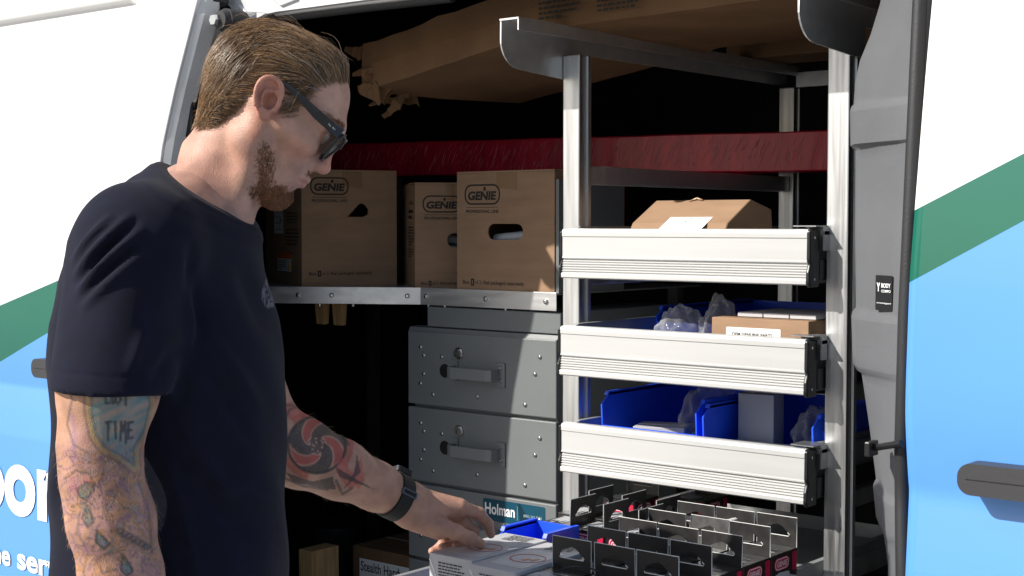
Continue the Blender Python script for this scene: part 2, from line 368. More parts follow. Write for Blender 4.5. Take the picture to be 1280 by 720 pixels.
# C pillar jamb with rounded corner
mb = MB()
cz = lambda z: .0 if z < 1.78 else .11 * ((z - 1.78) / .2) ** 2.2
zs = [FLZ + .004] + [1.0, 1.4, 1.55, 1.62, 1.7] + [1.78 + .0225 * k for k in range(9)]
V = []; Fc = []
for z in zs:
    x = float(np.interp(z, [0, 1.62, 1.9, 3], [-2.455, -2.455, -2.375, -2.375])) + cz(z); y = .02 + side_y(z) * .6
    V += [(-2.499, y, z), (x - .03, y, z), (x - .012, y + .03, z), (x, .12, z), (x - .01, .15, z), (-2.499, .15, z)]
n = 6
for k in range(len(zs) - 1):
    for q in range(n): Fc.append((k * n + q, k * n + (q + 1) % n, k * n + n + (q + 1) % n, k * n + n + q))
Fc += [tuple(range(n)), tuple(len(V) - n + q for q in range(n))]
mb.add(V, Fc, None, True); jamb = mb.build('pillar_jamb', M_JAMB, van)
# black rubber buffer with bolt on the jamb
c = onY(281, 28, .018); mb = MB(); mb.tube([(c[0] + .022, .045, c[2]), (c[0] + .022, .0, c[2])], .025, 18); mb.tube([(c[0] + .02, .0, c[2]), (c[0] + .02, -.012, c[2])], [.024, .019], 18)
buf = mb.build('rubber_buffer', M_RUBBER, van)
mb = MB(); mb.tube([(c[0] + .012, -.012, c[2]), (c[0] + .012, -.024, c[2])], [.013, .011], 6, smooth=False); mb.build('bolt', M_STEEL, buf)
c = onY(262, 4, .0); mb = MB(); mb.tube([(c[0], .04, c[2] + .01), (c[0], .0, c[2] + .01)], .014, 14); mb.build('rubber_buffer', M_RUBBER, van)
# seal along the opening's top: silver strip with black rubber
pts = [onY(u, v, .085) for u, v in ((306, 36), (318, 27), (330, 21), (345, 17), (380, 12.5), (455, 3), (560, -9))]
mb = MB(); mb.tube([P3(p) for p in pts[:3]], .006, 8); mb.tube([P3(p) for p in pts[3:]], .006, 8); mb.build('seal_strip', M_ALUH, van)
mb = MB(); mb.tube([P3(p + np.array([0, .012, -.006])) for p in pts], .011, 8); mb.tube([P3(p) for p in pts[2:4]], .009, 8); mb.build('door_seal', M_RUBBER, van)
mb = MB(); mb.prism([(.10, 1.9), (.3, 1.97), (.3, 2.2), (.14, 2.2)], 'x', -2.36, -1.9); 
# B pillar: plastic trim, rubber seal, sticker, striker
OUT = [(-60, 1112), (0, 1100), (40, 1088), (72, 1075), (100, 1069), (128, 1067), (131, 1064), (136, 1062.5), (180, 1063), (184, 1066), (187, 1069.5), (300, 1069), (386, 1069.5), (392, 1065), (398, 1064), (458, 1066), (466, 1071), (470, 1077), (540, 1087), (604, 1095), (610, 1092), (616, 1091), (655, 1095), (664, 1099), (672, 1104), (720, 1111), (800, 1124)]
SEAL = [(-60, 1147), (0, 1145), (262, 1133), (352, 1129), (400, 1126), (560, 1122), (640, 1123), (800, 1126)]
SK = [(-60, 1158), (0, 1155), (130, 1149), (262, 1143), (352, 1138.5), (470, 1135), (560, 1132), (720, 1133), (800, 1135)]
def it(tab, v):
    return float(np.interp(v, [a for a, _ in tab], [b for _, b in tab]))
vv = sorted(set([a for a, _ in OUT] + list(range(-60, 801, 20))))
V = []; Fc = []
for v in vv:
    uo, us = it(OUT, v), it(SEAL, v)
    blk = .012 if (131 < v < 184 or 392 < v < 466 or 610 < v < 664) else 0
    p0 = onY(uo, v, .150); p1 = onY(uo + 5, v, .118 - blk); p2 = onY(us - 14, v, .06 - blk); p3 = onY(us + 4, v, .035)
    z = p1[2]
    V += [(p0[0] + .01, .21, z), (p0[0], .150, z), (p1[0], p1[1], z), (p2[0], p2[1], z), (p3[0], p3[1], z), (p3[0] + .02, .21, z)]
n = 6
for k in range(len(vv) - 1):
    for q in range(n): Fc.append((k * n + q, k * n + (q + 1) % n, k * n + n + (q + 1) % n, k * n + n + q))
Fc += [tuple(range(n)), tuple(len(V) - n + q for q in range(n))]
mb = MB(); mb.add(V, Fc, None, True); bp = mb.build('pillar_trim', M_TRIM, van); es = bp.modifiers.new('e', 'EDGE_SPLIT'); es.split_angle = math.radians(38)
pass
mb = MB(); ps = [onY((it(SEAL, v) + it(SK, v)) / 2, v, .022 + side_y(onY(1135, v, 0)[2])) for v in range(-60, 801, 20)]
mb.tube([P3(p) for p in ps], .0105, 12); 
ps2 = [onY(it(SEAL, v) + 3, v, .034 + side_y(onY(1135, v, 0)[2])) for v in range(-60, 801, 20)]
mb.tube([P3(p) for p in ps2], .006, 10); mb.build('door_seal', M_RUBBER, van)
c = onY(1109, 366, .078); S = frame((c[0], .066, c[2]), (1, -.62, 0), (0, 0, 1))
mb = MB(); mb.add(*plate([rr(-.0215, -.026, .0215, .026, .002)], .001), S); st = mb.build('sticker', M_BLACK, bp)
mb = MB(); text(mb, 'BODY', S, -.005, .008, .019, .0145, .03, lift=.001); text(mb, 'COMPO', S, -.005, .001, .019, .005, .02, lift=.001)
text(mb, 'www.bodyguard', S, -.017, -.0165, .02, -.0135, .01, lift=.001); text(mb, 'Y', S, -.017, .002, -.008, .015, .06, lift=.001); mb.build('lettering', M_WINK, st)
a, b = onY(1108, 556, .06), onY(1131, 552, .02); mb = MB(); mb.tube([(a[0] - .002, .02, a[2]), (b[0] + .004, .0, b[2])], .005, 8); mb.box(a[0] - .007, .0, a[2] - .011, a[0] + .002, .03, a[2] + .011, .002)
mb.build('door_stop', M_BLACK, van)
# white body flange above the seal
top = [onY(u, v, .062) for u, v in ((238, 60), (250, 34), (306, 33), (318, 24), (330, 18), (345, 14.5), (380, 10), (455, 0), (560, -12), (700, -30))]
mb = MB(); mb.prism([(top[0][0] - .10, 2.2)] + [(p[0], p[2]) for p in top[2:9]] + [(-.86, top[8][2]), (-.86, 2.2)], 'y', .062, .074); fl_o = mb.build('body_flange', M_JAMB, van)
for q in (((330, -14), (352, 6)), ((352, 6), (372, -2)), ((300, 8), (312, 20))):
    a, b = onY(*q[0], .060), onY(*q[1], .060); mb = MB(); mb.tube([P3(a), P3(b)], .004, 6); mb.build('pressed_bead', M_JAMB, fl_o)
# wheels
def lathe(prof, n, M):
    V = []; Fc = []; k = len(prof)
    for i in range(n):
        a = 2 * math.pi * i / n
        for r, y in prof: V.append((r * math.cos(a), y, r * math.sin(a)))
    for i in range(n):
        for j in range(k - 1): Fc.append((i * k + j, i * k + j + 1, ((i + 1) % n) * k + j + 1, ((i + 1) % n) * k + j))
    return [tuple(M @ Vector(p)) for p in V], Fc
for x in (.78, -4.1):
    for y, s in ((.03, 1), (1.97, -1)):
        M = Matrix.Translation((x, y, .345)) @ Matrix.Scale(s, 4, (0, 1, 0))
        mb = MB(); mb.add(*lathe([(.2, .02), (.24, -.005), (.33, .0), (.345, .03), (.345, .18), (.33, .21), (.2, .2), (.2, .02)], 32, M), None, True); ty = mb.build('tyre', M_TYRE, van)
        mb = MB(); mb.add(*lathe([(.0, .015), (.06, .01), (.08, .04), (.15, .05), (.17, .01), (.2, .01), (.2, .12), (.0, .12)], 24, M), None, True); mb.build('rim', M_STEEL, ty)
# ------------------------------------------------------------------ aluminium shelving rack behind the door
rack = thing('shelving_rack', 'tall aluminium shelving rack with square posts holding the white drawers', 'shelving', (-1.385, .7, FLZ))
XL0, XL1, XR0, XR1 = -1.686, -1.646, -1.124, -1.084
def post(x0, x1, y0, z1=1.845):
    mb = MB()   # hollow C section with small lips
    P = [(x0, y0), (x1, y0), (x1, y0 + .012), (x1 - .005, y0 + .012), (x1 - .005, y0 + .028), (x1, y0 + .028), (x1, y0 + .04), (x0, y0 + .04)]
    mb.prism(P, 'z', FLZ, z1); o = mb.build('post', M_ALU, rack)
    bv = o.modifiers.new('b', 'BEVEL'); bv.width = .0022; bv.segments = 2
    return o
post(XL0, XL1, .30); post(XR0, XR1, .30); post(XL0, XL1, 1.15); post(XR0, XR1, 1.15)
for x in (XL0 - .004, XR1 + .0015):   # cantilever top arms: folded channel with a rounded nose
    prof = [(.116, 1.892), (.1155, 1.86)] + [(.115 + .055 * (1 - math.cos(t)), 1.858 - .05 * math.sin(t)) for t in np.linspace(.15, 1.5, 7)] + [(.298, 1.80), (.345, 1.80), (.35, 1.852), (1.19, 1.852), (1.19, 1.892)]
    mb = MB(); mb.prism([(float(a), float(b)) for a, b in prof], 'x', x + .0, x + .003)   # web
    mb.prism([(.114, 1.892), (1.19, 1.892), (1.19, 1.8955), (.114, 1.8955)], 'x', x, x + .045)
    mb.prism([(.114, 1.872), (1.19, 1.872), (1.19, 1.8925), (.114, 1.8925)], 'x', x + .0425, x + .0455)
    arm = mb.build('top_arm', M_ALUH, rack)
for x0, x1 in ((XL0 + .004, XL0 + .03), (XR0 + .01, XR0 + .036)):
    mb = MB(); mb.box(x0, .342, 1.597, x1, 1.148, 1.633, .002); mb.build('side_beam', M_ALUH, rack)
    for z in (1.40, 1.215, 1.03, .905, .70): mb = MB(); mb.box(x0 + .004, .342, z, x0 + .018, 1.148, z + .03, .002); mb.build('slide_rail', M_ZINC, rack)
mb = MB(); mb.box(XL1, 1.16, 1.845, XR0, 1.18, 1.88); mb.build('back_rail', M_ZINC, rack)
mb = MB(); a = onY(861, 60, .62); mb.box(a[0], .60, 1.8965, a[0] + .03, .603, 1.972); mb.box(a[0], .603, 1.8965, a[0] + .003, .65, 1.972)
mb.build('upright_bracket', M_ZINC, rack)
# ------------------------------------------------------------------ white drawers
DXL, DXR, DY = -1.648, -1.133, .25
def front_profile(zt, h=.0875):
    """(y,z) section of the extruded front: rolled top lip, flat band, groove, ribbed band, toe"""
    P = [(.0, .0), (-.003, .003), (-.0005, .006), (.004, .0065), (.014, .0065), (.014, -h + .004)]
    face = [(-.0035, -.0045), (-.0035, -.0082), (-.0018, -.009), (-.0018, -.046), (-.003, -.047), (-.003, -.0495), (.0005, -.0505)]
    z = -.0505
    for k in range(6):
        z -= .0018; face.append((.0022 - .0008 * k, z)); z -= .0028; face.append((-.0016 - .0008 * k, z))
    face += [(-.0062, z - .001), (-.0062, -h + .002), (-.004, -h)]
    P = [(.014, -h + .001), (.014, .0065), (.003, .0065), (-.0015, .0045), (-.0035, .0)] + face
    return [(DY + .0 + p[0], zt + p[1]) for p in P]
def drawer(zt, yo, label, depth=.78, zf=None):
    d = thing('drawer', label, 'drawer', ((DXL + DXR) / 2, yo + DY + depth / 2, zt - .1), group='pale ribbed aluminium drawers in the rack')
    prof = [(p[0] + yo, p[1]) for p in front_profile(zt)]
    mb = MB(); mb.prism(prof, 'x', DXL, DXR); fr = mb.build('drawer_front', M_DRAW, d)
    # black end caps
    for x0, x1 in ((DXR + .0005, DXR + .0075), (DXL - .0065, DXL - .0005)):
        mb = MB(); q = [(DY + yo - .006, zt + .004), (DY + yo - .007, zt - .045), (DY + yo - .003, zt - .052), (DY + yo - .0085, zt - .066), (DY + yo - .0095, zt - .083), (DY + yo - .004, zt - .0915), (DY + yo + .028, zt - .0915), (DY + yo + .028, zt + .004)]
        if x0 < -1.5: q = [(DY + yo - .0045, zt + .001), (DY + yo - .0045, zt - .045), (DY + yo - .000, zt - .055), (DY + yo - .007, zt - .066), (DY + yo - .007, zt - .086), (DY + yo + .012, zt - .086), (DY + yo + .012, zt + .001)]
        mb.prism(q, 'x', x0, x1); o = mb.build('end_cap', M_BLACK, d)
        bv = o.modifiers.new('b', 'BEVEL'); bv.width = .0025; bv.segments = 2
    for dz in (-.008, -.078):
        mb = MB(); mb.tube([(DXR + .007, DY + yo + .008, zt + dz), (DXR + .009, DY + yo + .008, zt + dz)], .0025, 8); mb.build('screw', M_STEEL, d)
    # tray: floor, side walls with folded lip, back
    x0, x1, y0, y1, zf = DXL + .022, DXR - .006, DY + yo + .0155, DY + yo + depth, (zt - .083 if zf is None else zf)
    mb = MB(); mb.box(x0, y0, zf - .003, x1, y1, zf); mb.build('tray_floor', M_TRAY, d)
    for xa, xb in ((x0, x0 + .0025), (x1 - .0025, x1)):
        mb = MB(); mb.box(xa, y0, zf + .0005, xb, y1, zt + .008); mb.box(xa - .004, y0, zt + .0085, xb + .004, y1, zt + .0105); mb.build('side_wall', M_TRAY, d)
    mb = MB(); mb.box(x0 + .003, y1 - .0025, zf + .0005, x1 - .003, y1, zt); mb.build('back_wall', M_ALUH, d)
    # visible slide hardware right of the cap
    xs = DXR + .0085
    mb = MB(); mb.box(xs - .004, DY + yo + .03, zt - .004, xs + .006, DY + yo + .30, zt + .004, .001)
    mb.box(DXR - .03, DY + yo + .004, zt + .0105, xs + .004, DY + yo + .05, zt + .0125)
    mb.box(xs + .0035, DY + yo + .03, zt - .03, xs + .006, DY + yo + .05, zt + .0105); mb.build('slide_bracket', M_ZINC, d)
    mb = MB(); mb.box(xs - .006, DY + yo + .03, zt - .08, xs - .001, DY + yo + .5, zt - .045, .001); mb.build('slide', M_BLACK, d)
    return d
drawer(1.505, .002, 'topmost ribbed white drawer front with a brown carton showing above it')
drawer(1.3205, -.003, 'ribbed white drawer holding a parts carton and bagged pieces')
drawer(1.135, 0, 'ribbed white drawer holding two open blue bins')
# the lowest drawer is pulled right out; its front is below the picture
DZ = .905
d4 = drawer(.930, -.535, 'pulled out lowest drawer filled with black hang-tab cartons', depth=.98, zf=.902)
# ------------------------------------------------------------------ grey steel drawer cabinet
CY = .6; CX0, CX1 = -2.3845, -1.930
cab = thing('drawer_cabinet', 'grey steel cabinet with riveted drawers under the aluminium shelf', 'cabinet', ((CX0 + CX1) / 2, CY + .25, FLZ))
mb = MB(); mb.box(CX0 + .008, CY + .012, FLZ + .003, CX1 - .008, CY + .5, 1.272, .002); mb.build('carcass', M_GREY, cab)
mb = MB(); mb.box(CX0 + .055, CY + .006, 1.2745, CX1 + .004, CY + .45, 1.3225, .002); mb.build('top_filler', M_GREY, cab)
mb = MB(); mb.prism([(CY - .001, 1.262), (CY + .004, 1.2715), (CY + .03, 1.2735), (CY + .03, 1.2725)], 'x', CX0, CX1); mb.build('top_lip', M_GREY, cab)
def crop7(x, y): return 480 + x / 2, 360 + y / 2
RIV = [(92, 147), (100, 168), (145, 172), (390, 172), (378, 215), (100, 214), (92, 238), (123, 266), (234, 271), (353, 292)]
top0 = None
for k, (zb, zt) in enumerate(((1.086, 1.262), (.900, 1.0785), (.713, .8925), (.527, .706))):
    mb = MB(); mb.box(CX0, CY - .004, zb, CX1, CY + .0115, zt, .0025); dr = mb.build('drawer_front', M_GREY, cab)
    dz = zt - 1.262
    for xx, s in ((CX0 - .006, 1), (CX1, -1)):   # hinge tongues
        mb = MB(); mb.add(*plate([rr(0, 0, .012, .034, .004)], .004), frame((xx - (0 if s > 0 else .006), CY + .004, zt - .075), (1, 0, 0), (0, 0, 1))); mb.build('tongue', M_GREY, dr)
    for x, y in RIV:
        if k == 2 and (x > 130 and y > 200): continue
        p = onY(*crop7(x, y), CY - .004); mb = MB()
        mb.tube([(p[0], CY - .0035, p[2] + dz), (p[0], CY - .0062, p[2] + dz), (p[0], CY - .0072, p[2] + dz)], [.0052, .005, .0025], 10); mb.build('rivet', M_STEEL, dr)
    if k < 3:
        p = onY(*crop7(188, 163), CY - .004); mb = MB()
        mb.tube([(p[0], CY - .0035, p[2] + dz), (p[0], CY - .008, p[2] + dz)], .0135, 18); mb.tube([(p[0], CY - .008, p[2] + dz), (p[0], CY - .015, p[2] + dz)], [.0105, .0095], 18); lk = mb.build('lock', M_STEEL, dr)
        mb = MB(); mb.box(p[0] - .0012, CY - .0158, p[2] + dz - .006, p[0] + .0012, CY - .0145, p[2] + dz + .006); mb.build('keyhole', M_BLACK, lk)
        a = onY(*crop7(152, 207), CY - .004); mb = MB(); mb.add(*plate([circ(0, 0, .0165, 20)], .0006), frame((a[0], CY - .0042 - .0004, a[2] + dz), (1, 0, 0), (0, 0, 1))); mb.build('latch_hole', M_BLACK, dr)
        pl, pr_ = onY(*crop7(180, 208), CY - .004), onY(*crop7(292, 218), CY - .004)
        zc = (pl[2] + pr_[2]) / 2 + dz
        hx0, hx1 = pl[0], pr_[0]
        mb = MB(); mb.box(hx0 - .016, CY - .008, zc - .022, hx0 + .008, CY - .0043, zc + .026, .001); mb.box(hx1 - .012, CY - .008, zc - .028, hx1 + .0145, CY - .0043, zc + .028, .001)
        mb.prism([(hx0 - .005, CY - .0078), (hx0 - .001, CY - .034), (hx0 + .012, CY - .040), (hx1 - .018, CY - .040), (hx1 - .004, CY - .034), (hx1 + .0, CY - .0078), (hx1 - .008, CY - .0078), (hx1 - .012, CY - .032), (hx1 - .02, CY - .036), (hx0 + .012, CY - .036), (hx0 + .004, CY - .031), (hx0 + .003, CY - .0078)], 'z', zc - .013, zc + .013)
        hd = mb.build('handle', M_GREY, dr)
        for hz in (-.013, .017): mb = MB(); mb.tube([(hx1 + .003, CY - .0075, zc + hz), (hx1 + .003, CY - .011, zc + hz)], [.005, .003], 10); mb.build('rivet', M_STEEL, hd)
    if k == 2:
        a, b = onY(604, 622, CY - .0045), onY(681.5, 651.5, CY - .0045)
        h = .0505; S = frame((a[0], CY - .0047, a[2] - h), (1, 0, 0), (0, 0, 1)); wd = b[0] - a[0]
        mb = MB(); mb.add(*plate([rr(0, 0, wd, h, .004)], .0006), S); st = mb.build('sticker', M_TEAL, dr)
        mb = MB(); mb.add(*plate([[(wd * .62, .0), (wd * .80, h * .0), (wd * .60, h), (wd * .56, h)]], .0002), S @ Matrix.Translation((0, 0, .0004))); mb.build('sticker_print', M_TEAL2, st)
        mb = MB(); text(mb, 'Holman', S, .006, h * .3, wd * .52, h * .82, .02); mb.build('lettering', M_WINK, st)
        mb = MB(); text(mb, '(800) 343-7486', S, wd * .66, h * .38, wd * .95, h * .54, .0); mb.box(wd * .56, h * .2, .0005, wd * .565, h * .85, .0006, 0, S); mb.build('lettering', mat('faded_lettering', (.35, .45, .5), .5), st)
# ------------------------------------------------------------------ aluminium corner shelf
SZ = 1.365
shf = thing('parts_shelf', 'aluminium shelf with folded front lip carrying the brown boxes', 'shelf', (-2.4, .8, FLZ))
SP = [(-1.932, .6), (-2.343, .6), (-2.75, .365), (-3.1, .365), (-3.1, 1.2), (-1.932, 1.2)]
mb = MB(); mb.prism(SP, 'z', SZ - .003, SZ); mb.build('shelf_board', M_ALUH, shf)
def lip(a, b, hang):
    d = Vector((b[0] - a[0], b[1] - a[1], 0)); ln = d.length; Mx = frame((a[0], a[1], SZ + .002), d, (0, 0, 1))
    mb = MB(); mb.box(0, -.0405, -.002, ln, .0005, .0008, .0006, Mx); o = mb.build('shelf_lip', M_ALUH, shf)
    for t in hang:
        for zz, nm in ((-.020, 'bolt'),):
            mb = MB(); mb.tube([(t * ln, zz, .0), (t * ln, zz, .004), (t * ln, zz, .005)], [.0062, .006, .003], 8, M=Mx); mb.build(nm, M_STEEL, o)
        mb = MB(); mb.tube([(t * ln + .05, -.0405, -.012), (t * ln + .05, -.0475, -.012)], .004, 8, M=Mx); mb.build('bolt_tip', M_STEEL, o)
lip((-2.752, .3638), (-2.3445, .599), (.35, .53, .93)); lip((-2.343, .599), (-1.932, .599), (.04, .5, .93))
for lx, ly in ((-3.09, .40), (-3.09, 1.15), (-2.0, 1.15)): mb = MB(); mb.box(lx, ly, FLZ + .003, lx + .03, ly + .03, SZ - .004); mb.build('leg', M_ALU, shf)
mb = MB(); mb.box(-2.80, .93, SZ + .001, -2.76, .97, 1.648); mb.box(-2.84, .90, 1.6485, -2.70, 1.02, 1.651); mb.build('upright', M_ALU, shf)
# pale wooden handles poking down under the shelf
for u, sx in ((402.5, 1), (424, -1)):
    a = onY(u, 386, .58); r = thing('wooden_stake', ('pale wooden stake under the shelf lip, closer to the man' if sx > 0 else 'pale wooden stake under the shelf lip, closer to the grey cabinet'), 'stake', (a[0], .58, SZ - .004), 0, 'pair of wooden stakes under the shelf')
    for k, (x0, x1, xb0, xb1) in enumerate(((-.021, -.004, -.014, -.003), (.001, .018, .001, .013))):
        mb = MB(); mb.add([(x0, -.01, -.001), (x1, -.01, -.001), (x1, .015, -.001), (x0, .015, -.001), (xb0, -.006, -.095), (xb1, -.006, -.095), (xb1, .01, -.095), (xb0, .01, -.095)],
            [(0, 1, 2, 3), (7, 6, 5, 4), (0, 4, 5, 1), (1, 5, 6, 2), (2, 6, 7, 3), (3, 7, 4, 0)]); mb.build('half', M_WOOD, r, world=False)
# ------------------------------------------------------------------ brown boxes on the shelf
def genie(M, x0, y0, wd, parent, ink=M_INK):
    """outlined capsule logo with tool mark and strap line; M is the face frame, x0,y0 lower left of capsule"""
    h = wd * .44; mb = MB()
    mb.add(*plate([rr(x0, y0, x0 + wd, y0 + h, h * .42), rr(x0 + wd * .035, y0 + wd * .035, x0 + wd * .965, y0 + h - wd * .035, h * .36)], .0004), M @ Matrix.Translation((0, 0, .0006)))
    text(mb, 'GENIE', M, x0 + wd * .10, y0 + h * .22, x0 + wd * .90, y0 + h * .66, .045, shear=.12, lift=.0006)
    text(mb, 'PROFESSIONAL LINE', M, x0 + wd * .04, y0 - h * .40, x0 + wd * .96, y0 - h * .24, .02, lift=.0006)
    mb.add([(x0 + wd * .05, y0 - h * .14, .0006), (x0 + wd * .95, y0 - h * .14, .0006), (x0 + wd * .95, y0 - h * .115, .0006), (x0 + wd * .05, y0 - h * .115, .0006)], [(0, 1, 2, 3)], M)
    mb.add(*plate([circ(x0 + wd * .57, y0 + h * .80, wd * .035, 8)], .0004), M @ Matrix.Translation((0, 0, .0006)))
    mb.add(*plate([[(x0 + wd * .54, y0 + h * .68), (x0 + wd * .60, y0 + h * .68), (x0 + wd * .585, y0 + h * .80), (x0 + wd * .555, y0 + h * .80)]], .0004), M @ Matrix.Translation((0, 0, .0006)))
    return mb.build('logo_print', ink, parent, world=False)
def carton_box(label, org, rz, wd, dp, ht, logo, hole, bline, extra=None):
    t = thing('cardboard_box', label, 'box', org, rz, 'brown boxes on the aluminium shelf'); th = .004
    FM = frame((0, 0, 0), (1, 0, 0), (0, 0, 1))
    loops = [[(0, 0), (wd, 0), (wd, ht), (0, ht)]]
    if hole: loops.append(hole)
    mb = MB(); mb.add(*plate(loops, th), FM); fp = mb.build('front_panel', M_CARD, t, world=False)
    mb = MB(); mb.box(0, th + .0003, .0, th, dp, ht); sp = mb.build('side_panel', M_CARD, t, world=False)
    mb = MB(); mb.box(wd - th, th + .0003, 0, wd, dp, ht); mb.build('side_panel', M_CARD, t, world=False)
    mb = MB(); mb.box(th + .0003, dp - th, 0, wd - th - .0003, dp, ht); mb.build('back_panel', M_CARD, t, world=False)
    mb = MB(); mb.box(th + .0003, th + .0003, 0.0003, wd - th - .0003, dp - th - .0003, th); mb.build('bottom', M_CARD, t, world=False)
    for y0, y1, a in ((.0, dp * .5 - .001, .015), (dp * .5 + .001, dp, -.01)):
        mb = MB(); mb.add([(0, y0, ht + .0005), (wd, y0, ht + .0005), (wd, y1, ht + .0005 + max(0, a) * .15), (0, y1, ht + .0005 + max(0, a) * .15), (0, y0, ht + .0045), (wd, y0, ht + .0045), (wd, y1, ht + .0045 + max(0, a) * .15), (0, y1, ht + .0045 + max(0, a) * .15)],
            [(0, 3, 2, 1), (4, 5, 6, 7), (0, 1, 5, 4), (1, 2, 6, 5), (2, 3, 7, 6), (3, 0, 4, 7)]); mb.build('flap', M_CARD, t, world=False)
    mb = MB(); tp = mb.add(*plate([[(wd * .42, ht - .035), (wd * .63, ht - .04), (wd * .63, ht), (wd * .42, ht)]], .0003), FM @ Matrix.Translation((0, 0, .0005))); mb.build('tape', M_TAPE, t, world=False)
    # parts visible through the hand hole
    mb = MB(); mb.box(wd * .2, .05, ht * .2, wd * .8, .09, ht * .46, .012); mb.tube([(wd * .3, .04, ht * .44), (wd * .62, .04, ht * .47), (wd * .8, .06, ht * .44)], .012, 8); mb.build('packed_opener', mat('packed_grey_plastic', (.45, .46, .48), .4), t, world=False)
    genie(FM, *logo, fp)
    x, y, lw = bline; mb = MB(); hh = lw * .052
    text(mb, 'Box', FM, x, y, x + lw * .115, y + hh, .015); text(mb, 'of 2: Rail packaged separately', FM, x + lw * .205, y - hh * .25, x + lw, y + hh, .01)
    mb.add(*plate([[(x + lw * .135, y - hh * .35), (x + lw * .19, y - hh * .35), (x + lw * .19, y + hh * 1.35), (x + lw * .135, y + hh * 1.35)]], .0004), FM @ Matrix.Translation((0, 0, .0006))); mb.build('box_print', M_INK, fp, world=False)
    mb = MB(); text(mb, '1', FM, x + lw * .155, y, x + lw * .17, y + hh, .02, lift=.0009); mb.build('box_print', M_CARD, fp, world=False)
    if extra: extra(t, fp, sp, dp, ht)
    return t
# right box, square to the shelf
carton_box('brown box with oval hand hole, next to the rack post', (-2.234, .607, SZ + .0005), 0, .290, .27, .272,
    (.024, .199, .108), rr(.095, .118, .200, .155, .0175), (.018, .014, .185))
def side1(t, fp, sp, dp, ht):
    SM = frame((0, dp, 0), (0, -1, 0), (0, 0, 1))
    mb = MB(); dashes(mb, SM, dp - .135, .155, dp - .02, .185, 4, .45, 3, center=True); dashes(mb, SM, dp - .135, .10, dp - .02, .145, 5, .45, 4, center=True); dashes(mb, SM, dp - .09, .078, dp - .05, .085, 1, .5, 9); mb.build('box_print', M_INK, sp, world=False)
    mb = MB(); mb.add(*plate([[(dp - .225, .13), (dp - .152, .13), (dp - .152, .21), (dp - .225, .21)]], .0003), SM @ Matrix.Translation((0, 0, .0006))); lb = mb.build('shipping_label', M_WLAB, sp, world=False)
    mb = MB(); text(mb, '2128H', SM, dp - .195, .19, dp - .16, .203, .0, lift=.0012)
    for k in range(3): mb.add(*plate([[(dp - .21, .14 + .016 * k), (dp - .158, .14 + .016 * k), (dp - .158, .1412 + .016 * k), (dp - .21, .1412 + .016 * k)]], .0003), SM @ Matrix.Translation((0, 0, .0012)))
    mb.box(dp - .176, .142, .0009, dp - .1745, .172, .0012, 0, SM); mb.box(dp - .17, .16, .0009, dp - .162, .168, .0012, 0, SM); mb.build('lettering', M_INK, lb, world=False)
    mb = MB(); mb.add(*plate([[(dp - .20, .035), (dp - .085, .035), (dp - .085, .067), (dp - .20, .067)]], .0003), SM @ Matrix.Translation((0, 0, .0006))); lb = mb.build('warning_label', M_WLAB, sp, world=False)
    mb = MB(); mb.add(*plate([[(dp - .20, .0672), (dp - .085, .0672), (dp - .085, .081), (dp - .20, .081)]], .0003), SM @ Matrix.Translation((0, 0, .0006))); mb.build('warning_band', M_ORANGE, lb, world=False)
    mb = MB(); mb.add(*plate([[(dp - .116, .038), (dp - .09, .038), (dp - .103, .062)]], .0003), SM @ Matrix.Translation((0, 0, .0012))); mb.build('warning_mark', M_YELLOW, lb, world=False)
    mb = MB(); dashes(mb, SM, dp - .195, .038, dp - .122, .064, 5, .4, 6, lift=.001); mb.build('lettering', M_INK, lb, world=False)
carton_box('brown box with warning label and torn hand hole, beside the standing man', (-2.618, .466, SZ + .0005), math.radians(66), .25, .30, .284,
    (.022, .226, .10), [(.118, .172), (.160, .172), (.172, .178), (.174, .19), (.165, .202), (.155, .206), (.148, .203)], (.018, .028, .165), side1)
def side2(t, fp, sp, dp, ht):
    SM = frame((0, dp, 0), (0, -1, 0), (0, 0, 1)); mb = MB()
    text(mb, '28 sq', SM, dp - .11, .20, dp - .035, .212); dashes(mb, SM, dp - .14, .165, dp - .015, .192, 2, .5, 8); dashes(mb, SM, dp - .14, .10, dp - .015, .15, 7, .5, 11); dashes(mb, SM, dp - .14, .07, dp - .015, .095, 4, .5, 12); mb.build('box_print', M_INK, sp, world=False)
carton_box('brown box with printed side text, wedged between two larger boxes', (-2.366, .603, SZ + .0005), math.radians(50), .150, .28, .250,
    (.018, .182, .094), rr(.078, .098, .142, .132, .016), (.014, .008, .134), side2)
mb = MB(); mb.box(-1.942, .61, SZ + .001, -1.934, .86, 1.62); gp = mb.build('end_panel', M_GREY, shf)
# ------------------------------------------------------------------ red wrapped package
A, B = Vector((-1.13, 1.035, 1.6345)), Vector((-3.0, .83, 1.6525)); dv = (B - A); ln = dv.length
RMx = frame(B, -dv, (0, 0, 1)); mb = MB(); n = 90; V = []; Fc = []
SEC = [(0, .003), (.003, 0), (.087, 0), (.090, .003), (.0905, .13), (.087, .133), (.003, .133), (0, .13)]
for i in range(n + 1):
    x = ln * i / n
    for h, y in SEC: V.append((x, h + .0006 * math.sin(x * 17 + y * 60) + rnd.uniform(-.0002, .0002), -y + rnd.uniform(-.0003, .0003)))
k = len(SEC)
for i in range(n):
    for j in range(k): Fc.append((i * k + j, i * k + (j + 1) % k, i * k + k + (j + 1) % k, i * k + k + j))
Fc += [tuple(range(k)), tuple(n * k + j for j in range(k))]
mb.add(V, Fc, RMx); rp = thing('wrapped_package', 'long red package in glossy stretch wrap lying through the rack', 'package', P3((A + B) / 2)); rw = mb.build('wrapped_core', M_RED, rp)
M_FILMR = mat('red_film_crease', (.66, .26, .31), .22, coat=.5)
r2 = random.Random(5); mb = MB()
